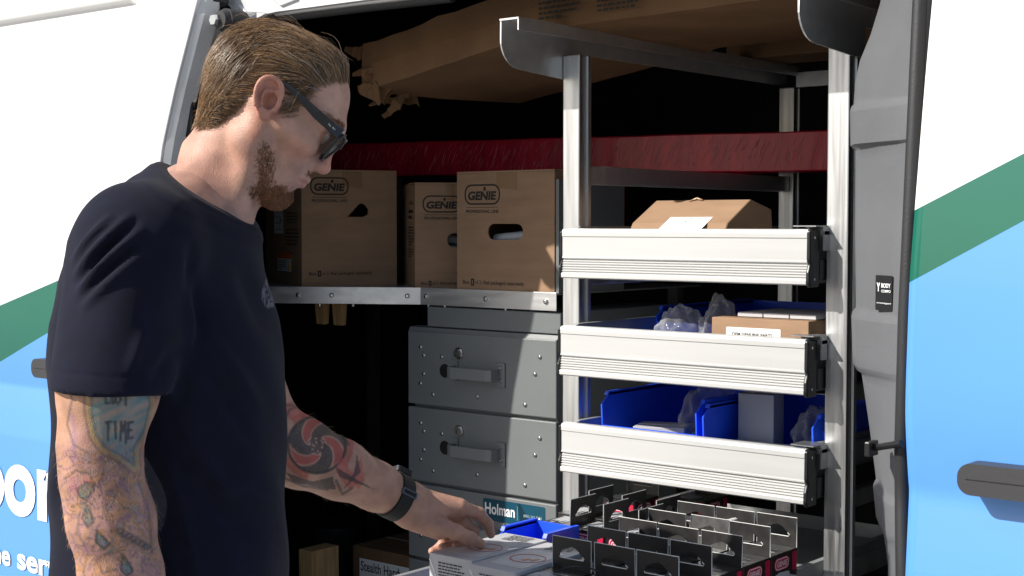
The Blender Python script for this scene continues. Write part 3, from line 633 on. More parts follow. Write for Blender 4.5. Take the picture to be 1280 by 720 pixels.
for i in range(420):   # raised diagonal creases of the film
    x = r2.uniform(.02, ln - .05); y0 = r2.uniform(.0, .06); hh = r2.uniform(.01, .05); sl = r2.uniform(.15, .55)
    p0, p1 = (x, y0 + .004, .0006), (x + sl * hh, min(y0 + hh, .085), .0006); mb.tube([p0, ((p0[0] + p1[0]) / 2, (p0[1] + p1[1]) / 2, .0014), p1], [.0002, r2.uniform(.0003, .0008), .0002], 4, M=RMx)
o = mb.build('film_creases', M_FILMR, rp); o['kind'] = 'stuff'
# ------------------------------------------------------------------ long cardboard packages on the top arms
def long_box(label, path, ht, wd, seed, torn=None, printf=None):
    t = thing('long_cardboard_package', label, 'package', path[0], 0, 'long flat cartons on the top arms'); r = random.Random(seed)
    P = []
    for a, b in zip(path, path[1:]):
        for k in range(12): P.append(Vector(a).lerp(Vector(b), k / 12))
    P.append(Vector(path[-1])); V = []; Fc = []; S = 10
    for i, p in enumerate(P):
        j = lambda s: r.uniform(-s, s)
        tt = (P[min(i + 1, len(P) - 1)] - P[max(0, i - 1)]).normalized(); bk = Vector((-tt.y, tt.x, 0)).normalized(); bk = bk if bk.y > 0 else -bk
        w_ = 0.004 if i > 12 else .002
        for hh, dd in ((0, 0), (ht * .5, -.004), (ht, 0), (ht + .003, wd * .5), (ht, wd), (0, wd), (-.002, wd * .5)):
            V.append(p + Vector((0, 0, hh + (j(w_) if hh > 0 else abs(j(w_)) * .5))) + bk * (dd + j(w_)))
    k = 7
    for i in range(len(P) - 1):
        for q in range(k): Fc.append((i * k + q, i * k + (q + 1) % k, i * k + k + (q + 1) % k, i * k + k + q))
    Fc.append(tuple(range(k)))
    if not torn: Fc.append(tuple((len(P) - 1) * k + q for q in range(k)))
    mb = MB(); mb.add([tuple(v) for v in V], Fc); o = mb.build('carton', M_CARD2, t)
    sf = o.modifiers.new('s', 'SOLIDIFY'); sf.thickness = .003; sf.offset = 1
    if torn:
        e = P[-1]; tt = (P[-1] - P[-2]).normalized()
        for i in range(torn):
            b0 = e + Vector((r.uniform(-.02, .06), r.uniform(-.01, .22), r.uniform(-.03, ht))); mb = MB()
            out = (tt + Vector((r.uniform(-.3, .3), r.uniform(-.7, .2), r.uniform(-.8, .9)))).normalized(); sd_ = out.cross(Vector((r.uniform(-.3, .3), 1, r.uniform(-.6, .6)))).normalized()
            nn = out.cross(sd_).normalized(); l2, w2 = r.uniform(.02, .07), r.uniform(.008, .032); m_ = 7; VV = []; FF = []
            for q in range(m_ + 1):
                s = q / m_; c_ = b0 + out * l2 * s + nn * .03 * s * s * r.uniform(.5, 1.2); ww = w2 * (1 - .7 * s * s) * r.uniform(.6, 1.2)
                VV += [tuple(c_ - sd_ * ww), tuple(c_ + sd_ * ww)]
            for q in range(m_): FF.append((2 * q, 2 * q + 1, 2 * q + 3, 2 * q + 2))
            mb.add(VV, FF); f = mb.build('torn_flap', M_CARD2, t); s2 = f.modifiers.new('s', 'SOLIDIFY'); s2.thickness = .0025
    if printf: printf(t, o)
    return t
def prn(t, o):
    Mx = frame((-1.66, .27 - .0075, 1.8965), (.66, -.07, 0), (0, 0, 1)) @ Matrix.Translation((0, 0, .011))
    mb = MB(); dashes(mb, Mx, .10, .012, .22, .055, 5, .5, 21); mb.build('box_print', M_INK, o); mb = MB(); dashes(mb, Mx, -.05, .012, .06, .05, 4, .5, 22); mb.build('box_print', M_INK, o)
    mb = MB(); mb.add(*plate([[(.27, .03), (.39, .03), (.39, .07), (.27, .07)], [(.274, .034), (.386, .034), (.386, .066), (.274, .066)]], .0005), Mx); mb.build('box_print', M_INK, o)
long_box('long drooping cardboard package with torn end resting on the top arms', [(-1.0, .20, 1.8965), (-1.66, .27, 1.8965), (-2.30, .365, 1.818)], .10, .47, 4, torn=30, printf=prn)
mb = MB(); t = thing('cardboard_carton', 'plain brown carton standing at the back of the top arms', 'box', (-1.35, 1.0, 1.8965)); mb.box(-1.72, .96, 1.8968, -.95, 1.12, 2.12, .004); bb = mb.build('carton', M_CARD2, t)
mb = MB(); mb.box(-1.34, .9572, 1.90, -1.30, .9592, 2.118); mb.build('tape', M_TAPE, bb)
# ------------------------------------------------------------------ drawer contents
def bin_(label, x0, x1, y0, y1, z0, h, rzdeg=0, lowfront=.55):
    t = thing('storage_bin', label, 'bin', ((x0 + x1) / 2, (y0 + y1) / 2, z0), 0, 'blue plastic bins'); th = .003; tp = .006
    cut = lambda s: [(y0, z0 + .001), (y1, z0 + .001), (y1, z0 + h), (y0 + .055, z0 + h), (y0 + .012, z0 + h * lowfront), (y0 - .004, z0 + h * lowfront)]
    sides = [(y0 + .001, z0 + .001), (y1, z0 + .001), (y1 + .006, z0 + h), (y0 + .02, z0 + h), (y0 - .006, z0 + h * .86), (y0 - .003, z0 + h * lowfront)]
    for xa, xb in ((x0, x0 + th), (x1 - th, x1)): mb = MB(); mb.prism(sides, 'x', xa, xb); o = mb.build('side_wall', M_BLUE, t)
    for xa, xb in ((x0 - .005, x0 + .003), (x1 - .003, x1 + .005)):
        mb = MB(); mb.prism([(y0 + .012, z0 + h - .004), (y1, z0 + h - .004), (y1, z0 + h + .003), (y0 + .016, z0 + h + .003)], 'x', xa, xb); mb.build('rim', M_BLUE, t)
        for k in range(4): mb = MB(); yy = y0 + .03 + k * (y1 - y0 - .05) / 4; mb.box(xa + .001, yy, z0 + h * .25, xb - .001, yy + .004, z0 + h * .8); mb.build('rib', M_BLUE, t)
    mb = MB(); mb.box(x0 + th, y0 - .002, z0 + .001, x1 - th, y0 + .001, z0 + h * lowfront); mb.tube([(x0 + th, y0 - .001, z0 + h * lowfront), (x1 - th, y0 - .001, z0 + h * lowfront)], .004, 8); mb.build('front_wall', M_BLUE, t)
    mb = MB(); mb.box(x0 + th, y1 - th, z0 + .001, x1 - th, y1, z0 + h); mb.build('back_wall', M_BLUE, t)
    mb = MB(); mb.box(x0 + th, y0 + .0015, z0 + .001, x1 - th, y1 - th - .0005, z0 + .004); mb.build('bin_floor', M_BLUE, t)
    return t
def bag(label, c, r, seed, name='plastic_bag', grp='clear plastic bags of parts'):
    bm = bmesh.new(); bmesh.ops.create_icosphere(bm, subdivisions=4, radius=1); rs = np.random.RandomState(seed)
    D = rs.normal(size=(26, 3)); D /= np.linalg.norm(D, axis=1)[:, None]; K = rs.uniform(.15, .9, 26)
    for v in bm.verts:
        n = np.array(v.co); f = 1.0
        for d, k in zip(D, K): f += .10 * (abs(((n @ d) * 2.3 + k * 3) % 1 - .5) - .25)
        z = n[2] * f; v.co = (n[0] * f * r[0], n[1] * f * r[1], max(z, -.55) * r[2] + .56 * r[2])
    me = bpy.data.meshes.new(name); bm.to_mesh(me); bm.free(); me.materials.append(M_FILM); me.polygons.foreach_set('use_smooth', [True] * len(me.polygons))
    t = thing(name, label, 'bag', c, 0, grp); o = bpy.data.objects.new('film', me); COL.objects.link(o); o.parent = t
    for k in range(6):
        mb = MB(); x, y = rs.uniform(-.4, .4) * r[0], rs.uniform(-.4, .4) * r[1]; mb.box(-.018, -.008, 0, .018, .008, .016, .003, Matrix.Translation((x, y, .001 + .002 * k)) @ Matrix.Rotation(rs.uniform(0, 3), 4, 'Z')); mb.build('bagged_part', (M_GBOX, M_STEEL, M_BLACK)[k % 3], t, world=False)
    return t
def small_box(name, label, x0, y0, z0, x1, y1, z1, m, cat='box', group=None, rz=0):
    t = thing(name, label, cat, ((x0 + x1) / 2, (y0 + y1) / 2, z0), rz, group); a, b, c = (x1 - x0) / 2, (y1 - y0) / 2, z1 - z0
    mb = MB(); mb.box(-a, -b, 0.0005, a, b, c, .0012); o = mb.build('carton', m, t, world=False)
    mb = MB(); mb.box(-a + .002, -.0006, c, a - .002, .0006, c + .0006); mb.build('seam', M_TAPE if m is M_CARD else M_EDGE, t, world=False)
    return t, o, a, b, c
# top drawer: slope-fronted brown carton with white label
zf1, zf2, zf3, zf4 = 1.505 - .083, 1.3205 - .083, 1.135 - .083, .985 - .083
X0, X1 = -1.56, -1.349
t = thing('cardboard_carton', 'brown carton with slanted front and white label in the top drawer', 'box', ((X0 + X1) / 2, .46, zf1))
ya, za = .245 + .04, zf1
mb = MB(); mb.prism([(.290, zf1 + .0005), (.355, 1.522), (.437, 1.566), (.515, 1.548), (.530, zf1 + .0005)], 'x', X0, X1); o = mb.build('carton', M_CARD, t); bv = o.modifiers.new('b', 'BEVEL'); bv.width = .0015
SM = frame((X0, .355, 1.522), (1, 0, 0), (0, .437 - .355, 1.566 - 1.522))
mb = MB(); mb.add(*plate([[(.075, -.03), (.168, -.03), (.168, .022), (.075, .022)]], .0004), SM @ Matrix.Translation((0, 0, .0008))); lb = mb.build('white_label', M_WLAB, o)
mb = MB(); rq = random.Random(3)
for k in range(9): x, y = .10 + rq.random() * .06, rq.random() * .018; mb.box(x, y, .0009, x + rq.uniform(.001, .004), y + rq.uniform(.001, .003), .0011, 0, SM)
mb.build('lettering', M_INK, lb)
mb = MB(); mb.tube([(X0 + .08, .43, 1.5635), (X0 + .095, .436, 1.569), (X0 + .11, .431, 1.566)], [.001, .003, .001], 6); mb.build('torn_tape', M_TAPE, o)
# second drawer
bin_('blue bin behind the bagged parts in the middle drawer', -1.552, -1.225, .43, .80, zf2 + .0005, .118, lowfront=.75)
bag('crumpled clear bag in front of the blue bin', (-1.452, .36, zf2 + .001), (.055, .045, .082), 3); bag('clear bag standing up beside the genuine parts carton', (-1.375, .375, zf2 + .001), (.042, .04, .092), 8)
t, o, a, b, c = small_box('parts_carton', 'brown carton with genuine parts label in the middle drawer', -1.337, .282, zf2, -1.146, .47, zf2 + .117, M_CARD)
S = frame((-a, -b - .0006, 0), (1, 0, 0), (0, 0, 1)); mb = MB(); mb.add(*plate([rr(.030, .05, .138, .101, .002)], .0004), S); lb = mb.build('white_label', M_WLAB, o, world=False)
mb = MB(); text(mb, 'OEM GENUINE PARTS', S, .042, .0865, .122, .092, .015); mb.build('lettering', M_INK, lb, world=False)
for k in range(3):
    x = -a + .035 + k * .052; mb = MB(); mb.box(x, -b + .03, c + .001, x + .05, b - .01, c + .009, .001); mb.build('loose_lid', M_GBOX, t, world=False)
# third drawer: two bins with parts
bin_('blue bin with clear bags of parts in the lowest closed drawer', -1.60, -1.385, .315, .62, zf3 + .0005, .142)
bin_('blue bin with pale cartons in the lowest closed drawer', -1.373, -1.150, .315, .62, zf3 + .0005, .135)
bag('clear bag of small parts inside the left blue bin', (-1.45, .46, zf3 + .05), (.05, .07, .07), 12)
tw, *_ = small_box('parts_carton', 'white wrapped carton lying in the left blue bin', -1.56, .35, zf3 + .005, -1.46, .43, zf3 + .082, M_GBOX, rz=.35)
small_box('parts_carton', 'tall grey carton standing in the right blue bin', -1.352, .40, zf3 + .006, -1.282, .45, zf3 + .155, mat('slate_carton', (.30, .32, .38), .6, var=.06), rz=.12)
small_box('parts_carton', 'flat white carton lying low in the right blue bin', -1.345, .328, zf3 + .006, -1.18, .392, zf3 + .07, M_LGREY)
bag('clear bag of fittings beside the tall grey carton', (-1.215, .47, zf3 + .04), (.05, .06, .06), 5)
# ------------------------------------------------------------------ lowest drawer: grey cartons, blue bin, black hang-tab cartons
def grey_carton(label, x0, y0, x1, y1, z1, ink):
    t, o, a, b, c = small_box('grey_parts_carton', label, x0, y0, zf4, x1, y1, z1, M_GBOX, group='grey picture cartons in the open drawer')
    T = frame((-a, -b, c + .0007), (1, 0, 0), (0, 1, 0)); W, Hh = 2 * a, 2 * b
    mb = MB(); mb.add(*plate([[(W * .18, Hh * .12), (W * .95, Hh * .12), (W * .85, Hh * .72), (W * .12, Hh * .68)]], .0004), T); pc = mb.build('picture', M_GBOX2, o, world=False)
    el = lambda k: [(W * .55 + k * W * .33 * math.cos(s), Hh * .42 + k * Hh * .14 * math.sin(s)) for s in np.linspace(0, 2 * math.pi, 24, endpoint=False)]
    mb = MB(); mb.add(*plate([el(1), el(.95)], .0004), T @ Matrix.Translation((0, 0, .0006))); mb.build('oval_print', M_PINK, pc, world=False)
    for q in (0, 1):
        mb = MB(); mb.add(*plate([[(W * (.52 + .14 * q), Hh * (.35 + .03 * q)), (W * (.6 + .14 * q), Hh * (.34 + .03 * q)), (W * (.63 + .14 * q), Hh * (.42 + .03 * q)), (W * (.57 + .14 * q), Hh * (.40 + .03 * q))]], .0005), T @ Matrix.Translation((0, 0, .0008))); mb.build('part_picture', M_COPPER, pc, world=False)
    mb = MB(); dashes(mb, T, W * .3, Hh * .76, W * .95, Hh * .96, 5, .45, ink, lift=.0004); mb.build('lettering', M_INK, o, world=False)
    Sf = frame((-a, -b - .0006, 0), (1, 0, 0), (0, 0, 1)); mb = MB(); dashes(mb, Sf, W * .22, c * .55, W * .85, c * .9, 7, .4, ink + 2); mb.build('lettering', M_INK, o, world=False)
    mb = MB(); mb.add(*plate([[(W * .0, c * .9), (W * .02, c * .92), (W * .22, c * .55), (W * .2, c * .54)]], .0004), Sf); mb.add(*plate([[(W * .02, c * .3), (W * .02, c * .33), (W * .3, c * .5), (W * .31, c * .48)]], .0004), Sf); mb.build('line_print', M_WINK, o, world=False)
    return t
grey_carton('grey picture carton under the reaching hand', -1.5235, -.258, -1.4335, -.07, 1.0, 31)
grey_carton('grey picture carton between the touched one and the black cartons', -1.4295, -.268, -1.3395, -.075, .998, 41)
bin_('blue bin edge beside the grey cartons in the open drawer', -1.552, -1.462, -.055, .050, zf4 + .0005, .096, lowfront=.62)
TW, TD, TH = .0735, .083, .090
def hang_tab_loops(wd, h):
    cx = wd * .5; hole = [(cx - .022, h * .34), (cx + .022, h * .34), (cx + .0235, h * .40), (cx + .020, h * .46), (cx + .009, h * .66), (cx, h * .72), (cx - .009, h * .66), (cx - .020, h * .56), (cx - .0235, h * .46), (cx - .0235, h * .38)]
    return [[(0, 0), (wd, 0), (wd, h), (0, h)], hole]
TABV = plate(hang_tab_loops(TW, .048), .0012)
TABE = plate([[(0, 0), (TW, 0), (TW, .048), (0, .048)], [(.0008, -.0), (TW - .0008, .0), (TW - .0008, .0472), (.0008, .0472)]], .00125)
proto = {}
def hang_carton(x, y, rz, label, lean=0.0):
    t = thing('hang_tab_carton', label, 'carton', (x + TW / 2 if rz == 0 else x, y - TD / 2 if rz == 0 else y, zf4 + .0005), rz, 'black hang-tab cartons in the open drawer')
    a, b, c = TW / 2, TD / 2, TH
    if not proto:
        P = []
        mb = MB(); mb.box(-a, -b, 0, a, b, c, .0008); P.append(('carton', mb.build('carton', M_BCART, t, world=False), None))
        body = P[0][1]; TM = frame((-a, b - .0008, c + .0003), (1, 0, 0), (0, 0, 1)); mb = MB(); mb.add(*TABV, TM); P.append(('hang_tab', mb.build('hang_tab', M_BTAB, t, world=False), None))
        E_ = []; 
        mb = MB(); mb.tube([(-a - .0001, b - .0014, c), (-a - .0001, b - .0014, c + .0484), (a + .0001, b - .0014, c + .0484), (a + .0001, b - .0014, c)], .00075, 4, smooth=False)
        hl = hang_tab_loops(TW, .048)[1]; mb.tube([(-a + q[0], b - .0014, c + q[1]) for q in hl[-1:] + hl[:4]], .0008, 4, smooth=False); P.append(('board_edge', mb.build('board_edge', M_EDGE, P[1][1], world=False), 1))
        for fr, tagn in ((frame((-a, -b - .0005, 0), (1, 0, 0), (0, 0, 1)), 'f'), (frame((a + .0005, -b, 0), (0, 1, 0), (0, 0, 1)), 's')):
            wd = TW if tagn == 'f' else TD
            mb = MB(); mb.add(*plate([[(.001, .002), (wd - .001, .002), (wd - .001, c * .50), (wd * .72, c * .56), (wd * .66, c * .64), (wd * .3, c * .66), (.001, c * .60)]], .0004), fr); P.append(('grey_print', mb.build('grey_print', M_LGREY, body, world=False), 0)); gi = len(P) - 1
            mb = MB(); mb.add(*plate([rr(wd * .10, c * .70, wd * .66, c * .93, c * .10)], .0004), fr @ Matrix.Translation((0, 0, .0004))); P.append(('logo_capsule', mb.build('logo_capsule', M_PINK, body, world=False), 0))
            mb = MB(); mb.add(*plate([rr(wd * .12, c * .715, wd * .64, c * .915, c * .09), rr(wd * .135, c * .735, wd * .625, c * .895, c * .075)], .0004), fr @ Matrix.Translation((0, 0, .0008))); text(mb, 'GENIE', fr, wd * .18, c * .765, wd * .58, c * .865, .04, .1, lift=.0009); P.append(('logo_lettering', mb.build('logo_lettering', M_PALE, body, world=False), 0))
            mb = MB(); text(mb, 'GARAGE DOOR', fr, wd * .15, c * .44, wd * .7, c * .52, .03, lift=.0006); text(mb, 'OPENER DIAL', fr, wd * .15, c * .33, wd * .7, c * .41, .03, lift=.0006); dashes(mb, fr, wd * .15, c * .56, wd * .55, c * .60, 1, .6, 3, lift=.0006); P.append(('lettering', mb.build('lettering', M_INK, body, world=False), 0))
            mb = MB(); mb.add(*plate([rr(wd * .80, c * .62, wd * .97, c * .96, .003)], .0004), fr @ Matrix.Translation((0, 0, .0004))); P.append(('badge_print', mb.build('badge_print', M_PINK, body, world=False), 0))
        Tt = frame((-a, -b, c + .0005), (1, 0, 0), (0, 1, 0)); mb = MB(); dashes(mb, Tt, TW * .1, TD * .1, TW * .9, TD * .6, 4, .35, 17); P.append(('top_print', mb.build('top_print', M_LGREY, body, world=False), 0))
        mb = MB(); mb.add(*plate([[(TW * .08, TD * .12), (TW * .5, TD * .1), (TW * .62, TD * .4), (TW * .3, TD * .55), (TW * .08, TD * .45)]], .0003), Tt @ Matrix.Translation((0, 0, -.0001))); P.append(('top_panel_print', mb.build('top_panel_print', M_LGREY, body, world=False), 0))
        proto['parts'] = P
        return t
    made = []
    for nm, src, par in proto['parts']:
        o = src.copy(); COL.objects.link(o); o.parent = t if par is None else made[par]; made.append(o)
    if lean: made[1].rotation_euler.x = lean; made[1].location = Vector((0, -(b) * 0, 0)); 
    if lean:
        piv = Vector((0, b - .0014, c)); R_ = Matrix.Rotation(lean, 4, 'X'); made[1].location = piv - R_ @ piv
    return t
colx = (-1.3355, -1.2575, -1.1795); coln = ('column beside the grey cartons', 'middle column', 'column along the rack side rail')
rowy = (-.178, -.0905, -.003, .0845, .172); rown = ('front row', 'second row', 'third row', 'fourth row', 'row under the white drawer')
for i, x in enumerate(colx):
    for j, y in enumerate(rowy):
        lean = {(2, 1): -.0, (1, 3): -.22, (2, 0): 0}.get((i, j), rnd.uniform(-.05, .04))
        hang_carton(x + rnd.uniform(-.001, .001), y + rnd.uniform(-.0015, .0015), 0, f'black hang-tab carton, {rown[j]}, {coln[i]}', lean)
for j, y in enumerate((.098, .186)):   # slimmer ones turned a quarter, tabs running into the van
    for i, x in enumerate(((-1.520, -1.4475, -1.375), (-1.545, -1.4705, -1.398))[j]):
        hc = hang_carton(x, y + .0, math.radians(-90), f'black hang-tab carton turned sideways, {("first", "second", "third")[i]} from the blue bin, {("outer", "inner")[j]} one', rnd.uniform(-.04, .04)); hc.scale = (1, .84, 1)
hang_carton(-1.60, .40, 0, 'black hang-tab carton standing alone deep under the white drawer')
hang_carton(-1.5, .49, 0, 'black hang-tab carton second from deep left corner under the drawer')
# black cable over the front cartons
mb = MB(); mb.tube([(-1.30, -.225, .9975), (-1.285, -.205, 1.003), (-1.262, -.19, 1.004), (-1.24, -.186, .9985)], .0012, 6); tag(mb.build('cable', M_BLACK, None), 'thin black cable lying over the front black cartons', 'cable')
# ------------------------------------------------------------------ things on the cargo floor, in the dark left of the cabinet
a = onY(441, 681, .66); zt = a[2]
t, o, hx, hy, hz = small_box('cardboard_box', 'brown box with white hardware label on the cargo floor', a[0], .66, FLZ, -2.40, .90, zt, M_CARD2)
S = frame((-hx, -hy - .0006, 0), (1, 0, 0), (0, 0, 1)); mb = MB(); mb.add(*plate([[(.025, hz - .17), (.225, hz - .17), (.225, hz - .03), (.025, hz - .03)]], .0004), S); lb = mb.build('white_label', M_WLAB, o, world=False)
mb = MB(); text(mb, 'Stealth Hardware', S, .03, hz - .062, .222, hz - .036, .012); mb.build('lettering', M_INK, lb, world=False)
a, b = onY(373, 686, .45), onY(390, 686, .45)
mb = MB(); mb.box(a[0], .45, FLZ + .001, b[0], .54, a[2], .002); tag(mb.build('wooden_block', M_WOOD, None), 'pale sawn wooden block end standing on the cargo floor', 'wood block')
a = onY(392, 660, .72); mb = MB(); mb.tube([(a[0], .80, FLZ + .001), (a[0], .80, a[2] - .03), (a[0], .80, a[2] - .02), (a[0], .80, a[2])], [.07, .07, .076, .076], 24); tag(mb.build('black_pail', mat('black_pail_plastic', (.02, .02, .021), .3), None), 'round black plastic pail in the dark of the cargo floor', 'pail')
# ------------------------------------------------------------------ the man: signed distance shapes -> one skin
def Q(u, v, d):
    p = PD(u, v, d) - np.array([CAM[0], CAM[1], 0]); return np.array([p @ RT, p @ FH, p[2]])
def toworld(q): return np.array([CAM[0], CAM[1], 0]) + q[:, :1] * RT + q[:, 1:2] * FH + q[:, 2:3] * UPZ
def smin(a, b, k):
    h = np.maximum(k - np.abs(a - b), 0) / k; return np.minimum(a, b) - h * h * k * .25
def smax(a, b, k): return -smin(-a, -b, k)
def ell(P, c, r):
    r = np.asarray(r, float); p = P - np.asarray(c); k0 = np.linalg.norm(p / r, axis=1); k1 = np.linalg.norm(p / (r * r), axis=1)
    return k0 * (k0 - 1) / np.maximum(k1, 1e-9)
def cap(P, a, b, ra, rb):
    a = np.asarray(a); b = np.asarray(b); ab = b - a; t = np.clip(((P - a) @ ab) / (ab @ ab), 0, 1)
    return np.linalg.norm(P - a - t[:, None] * ab, axis=1) - (ra + (rb - ra) * t)
def chain(P, pts, rs, k=.01):
    d = None
    for i in range(len(pts) - 1):
        e = cap(P, pts[i], pts[i + 1], rs[i], rs[i + 1]); d = e if d is None else smin(d, e, k)
    return d
def polygonise(f, lo, hi, h):
    lo = np.asarray(lo, float); n = np.ceil((np.asarray(hi) - lo) / h / 16).astype(int)
    idx = np.stack(np.meshgrid(*[np.arange(k) for k in n], indexing='ij'), -1).reshape(-1, 3) * 16
    for st, nx in ((16, 4), (4, 1)):
        c = lo + (idx + st / 2) * h; d = f(c); idx = idx[np.abs(d) < st * h * 1.25]
        m = st // nx; o = np.stack(np.meshgrid(*[np.arange(m)] * 3, indexing='ij'), -1).reshape(-1, 3) * nx
        idx = (idx[:, None] + o[None]).reshape(-1, 3)
    B = 4096; key = lambda a: (a[..., 0] * B + a[..., 1]) * B + a[..., 2]
    co = np.stack(np.meshgrid([0, 1], [0, 1], [0, 1], indexing='ij'), -1).reshape(-1, 3)
    ck = key(idx[:, None] + co[None]); uk, inv = np.unique(ck, return_inverse=True); inv = inv.reshape(ck.shape)
    uc = np.stack([uk // (B * B), (uk // B) % B, uk % B], -1); val = f(lo + uc * h); cv = val[inv]
    act = (cv.min(1) < 0) & (cv.max(1) >= 0); idx = idx[act]; cv = cv[act]
    vs = np.zeros((len(idx), 3)); cnt = np.zeros(len(idx))
    for a in range(8):
        for b in range(a + 1, 8):
            if np.abs(co[a] - co[b]).sum() != 1: continue
            s = (cv[:, a] < 0) != (cv[:, b] < 0); t = cv[:, a] / np.where(s, cv[:, a] - cv[:, b], 1)
            vs += np.where(s[:, None], co[a] + t[:, None] * (co[b] - co[a]), 0); cnt += s
    V = lo + (idx + vs / cnt[:, None]) * h
    k = key(idx); od = np.argsort(k); ks = k[od]
    def look(q):
        kk = key(q); p = np.clip(np.searchsorted(ks, kk), 0, len(ks) - 1); return np.where(ks[p] == kk, od[p], -1)
    Fs = []
    for ax in range(3):
        e = np.zeros(3, int); e[ax] = 1; a1, a2 = (ax + 1) % 3, (ax + 2) % 3
        d1 = np.zeros(3, int); d1[a1] = 1; d2 = np.zeros(3, int); d2[a2] = 1
        ia = 0; ib = int(np.where((co == e).all(1))[0][0]); s0 = cv[:, ia] < 0; s1 = cv[:, ib] < 0; m = s0 != s1
        i0 = np.where(m)[0]; q = [i0, look(idx[i0] - d1), look(idx[i0] - d1 - d2), look(idx[i0] - d2)]
        ok = (q[1] >= 0) & (q[2] >= 0) & (q[3] >= 0); fl = s0[i0]; qq = np.stack(q, -1)[ok]; fl = fl[ok]
        Fs.append(np.where(fl[:, None], qq, qq[:, ::-1]))
    Fq = np.concatenate(Fs)
    for _ in range(2):
        N = grad(f, V, h * .5); V = V - f(V)[:, None] * N * .8
    return V, Fq, grad(f, V, h * .5)
def grad(f, P, e):
    g = np.stack([f(P + np.eye(3)[i] * e) - f(P - np.eye(3)[i] * e) for i in range(3)], -1); return g / np.maximum(np.linalg.norm(g, axis=1, keepdims=True), 1e-9)
def mesh_np(name, V, Fq, m, parent, col=None, smooth=True):
    me = bpy.data.meshes.new(name); me.vertices.add(len(V)); me.vertices.foreach_set('co', np.asarray(V, np.float32).ravel())
    k = Fq.shape[1]; me.loops.add(len(Fq) * k); me.loops.foreach_set('vertex_index', Fq.astype(np.int32).ravel()); me.polygons.add(len(Fq))
    me.polygons.foreach_set('loop_start', np.arange(0, len(Fq) * k, k, dtype=np.int32)); me.polygons.foreach_set('loop_total', np.full(len(Fq), k, np.int32))
    me.polygons.foreach_set('use_smooth', np.full(len(Fq), smooth)); me.update(calc_edges=True); me.validate()
    if col is not None:
        at = me.color_attributes.new('Col', 'FLOAT_COLOR', 'POINT'); at.data.foreach_set('color', np.concatenate([col, np.ones((len(col), 1))], 1).astype(np.float32).ravel())
    me.materials.append(m); o = bpy.data.objects.new(name, me); COL.objects.link(o); o.parent = parent; return o
def attr_mat(name, rough, bump=.0, bscale=500, sss=0.0, spec=.5, sheen=0.0, hairy=False):
    m = bpy.data.materials.new(name); m.use_nodes = True; N = m.node_tree.nodes; K = m.node_tree.links; b = N['Principled BSDF']
    a = N.new('ShaderNodeVertexColor'); a.layer_name = 'Col'; b.inputs['Roughness'].default_value = rough; b.inputs['Specular IOR Level'].default_value = spec
    tc = N.new('ShaderNodeTexCoord'); n = N.new('ShaderNodeTexNoise'); n.inputs['Scale'].default_value = bscale; n.inputs['Detail'].default_value = 3; K.new(tc.outputs['Object'], n.inputs['Vector'])
    n2 = N.new('ShaderNodeTexNoise'); n2.inputs['Scale'].default_value = 45; n2.inputs['Detail'].default_value = 5; K.new(tc.outputs['Object'], n2.inputs['Vector'])
    mr = N.new('ShaderNodeMapRange'); mr.inputs[1].default_value = .3; mr.inputs[2].default_value = .7; mr.inputs[3].default_value = .80; mr.inputs[4].default_value = 1.16; K.new(n2.outputs[0], mr.inputs[0])
    sc = N.new('ShaderNodeVectorMath'); sc.operation = 'SCALE'; K.new(a.outputs[0], sc.inputs[0]); K.new(mr.outputs[0], sc.inputs['Scale']); K.new(sc.outputs[0], b.inputs['Base Color'])
    if bump:
        bp_ = N.new('ShaderNodeBump'); bp_.inputs['Strength'].default_value = bump; bp_.inputs['Distance'].default_value = .0012; K.new(n.outputs[0], bp_.inputs['Height']); K.new(bp_.outputs[0], b.inputs['Normal'])
    if sss: b.inputs['Subsurface Weight'].default_value = sss; b.inputs['Subsurface Radius'].default_value = (1, .3, .15); b.inputs['Subsurface Scale'].default_value = .008
    if sheen: b.inputs['Sheen Weight'].default_value = sheen; b.inputs['Sheen Roughness'].default_value = .4
    return m
M_SKIN = attr_mat('skin', .46, .6, 620, sss=.14, spec=.4); M_HAIR = attr_mat('hair_strands', .38, spec=.5); M_SHIRT = attr_mat('navy_cotton', .9, .5, 1400, spec=.2, sheen=.05); M_DENIM = attr_mat('dark_denim', .9, .5, 900, spec=.2)
person = thing('person', 'man in a navy t-shirt and sunglasses reaching into the open drawer', 'person', P3(toworld(np.array([[-.45, 1.87, 0.0]]))[0]))
PMI = np.array(WM['person'].inverted())
def loc(Wp): return Wp + np.array([PMI[0, 3], PMI[1, 3], PMI[2, 3]])
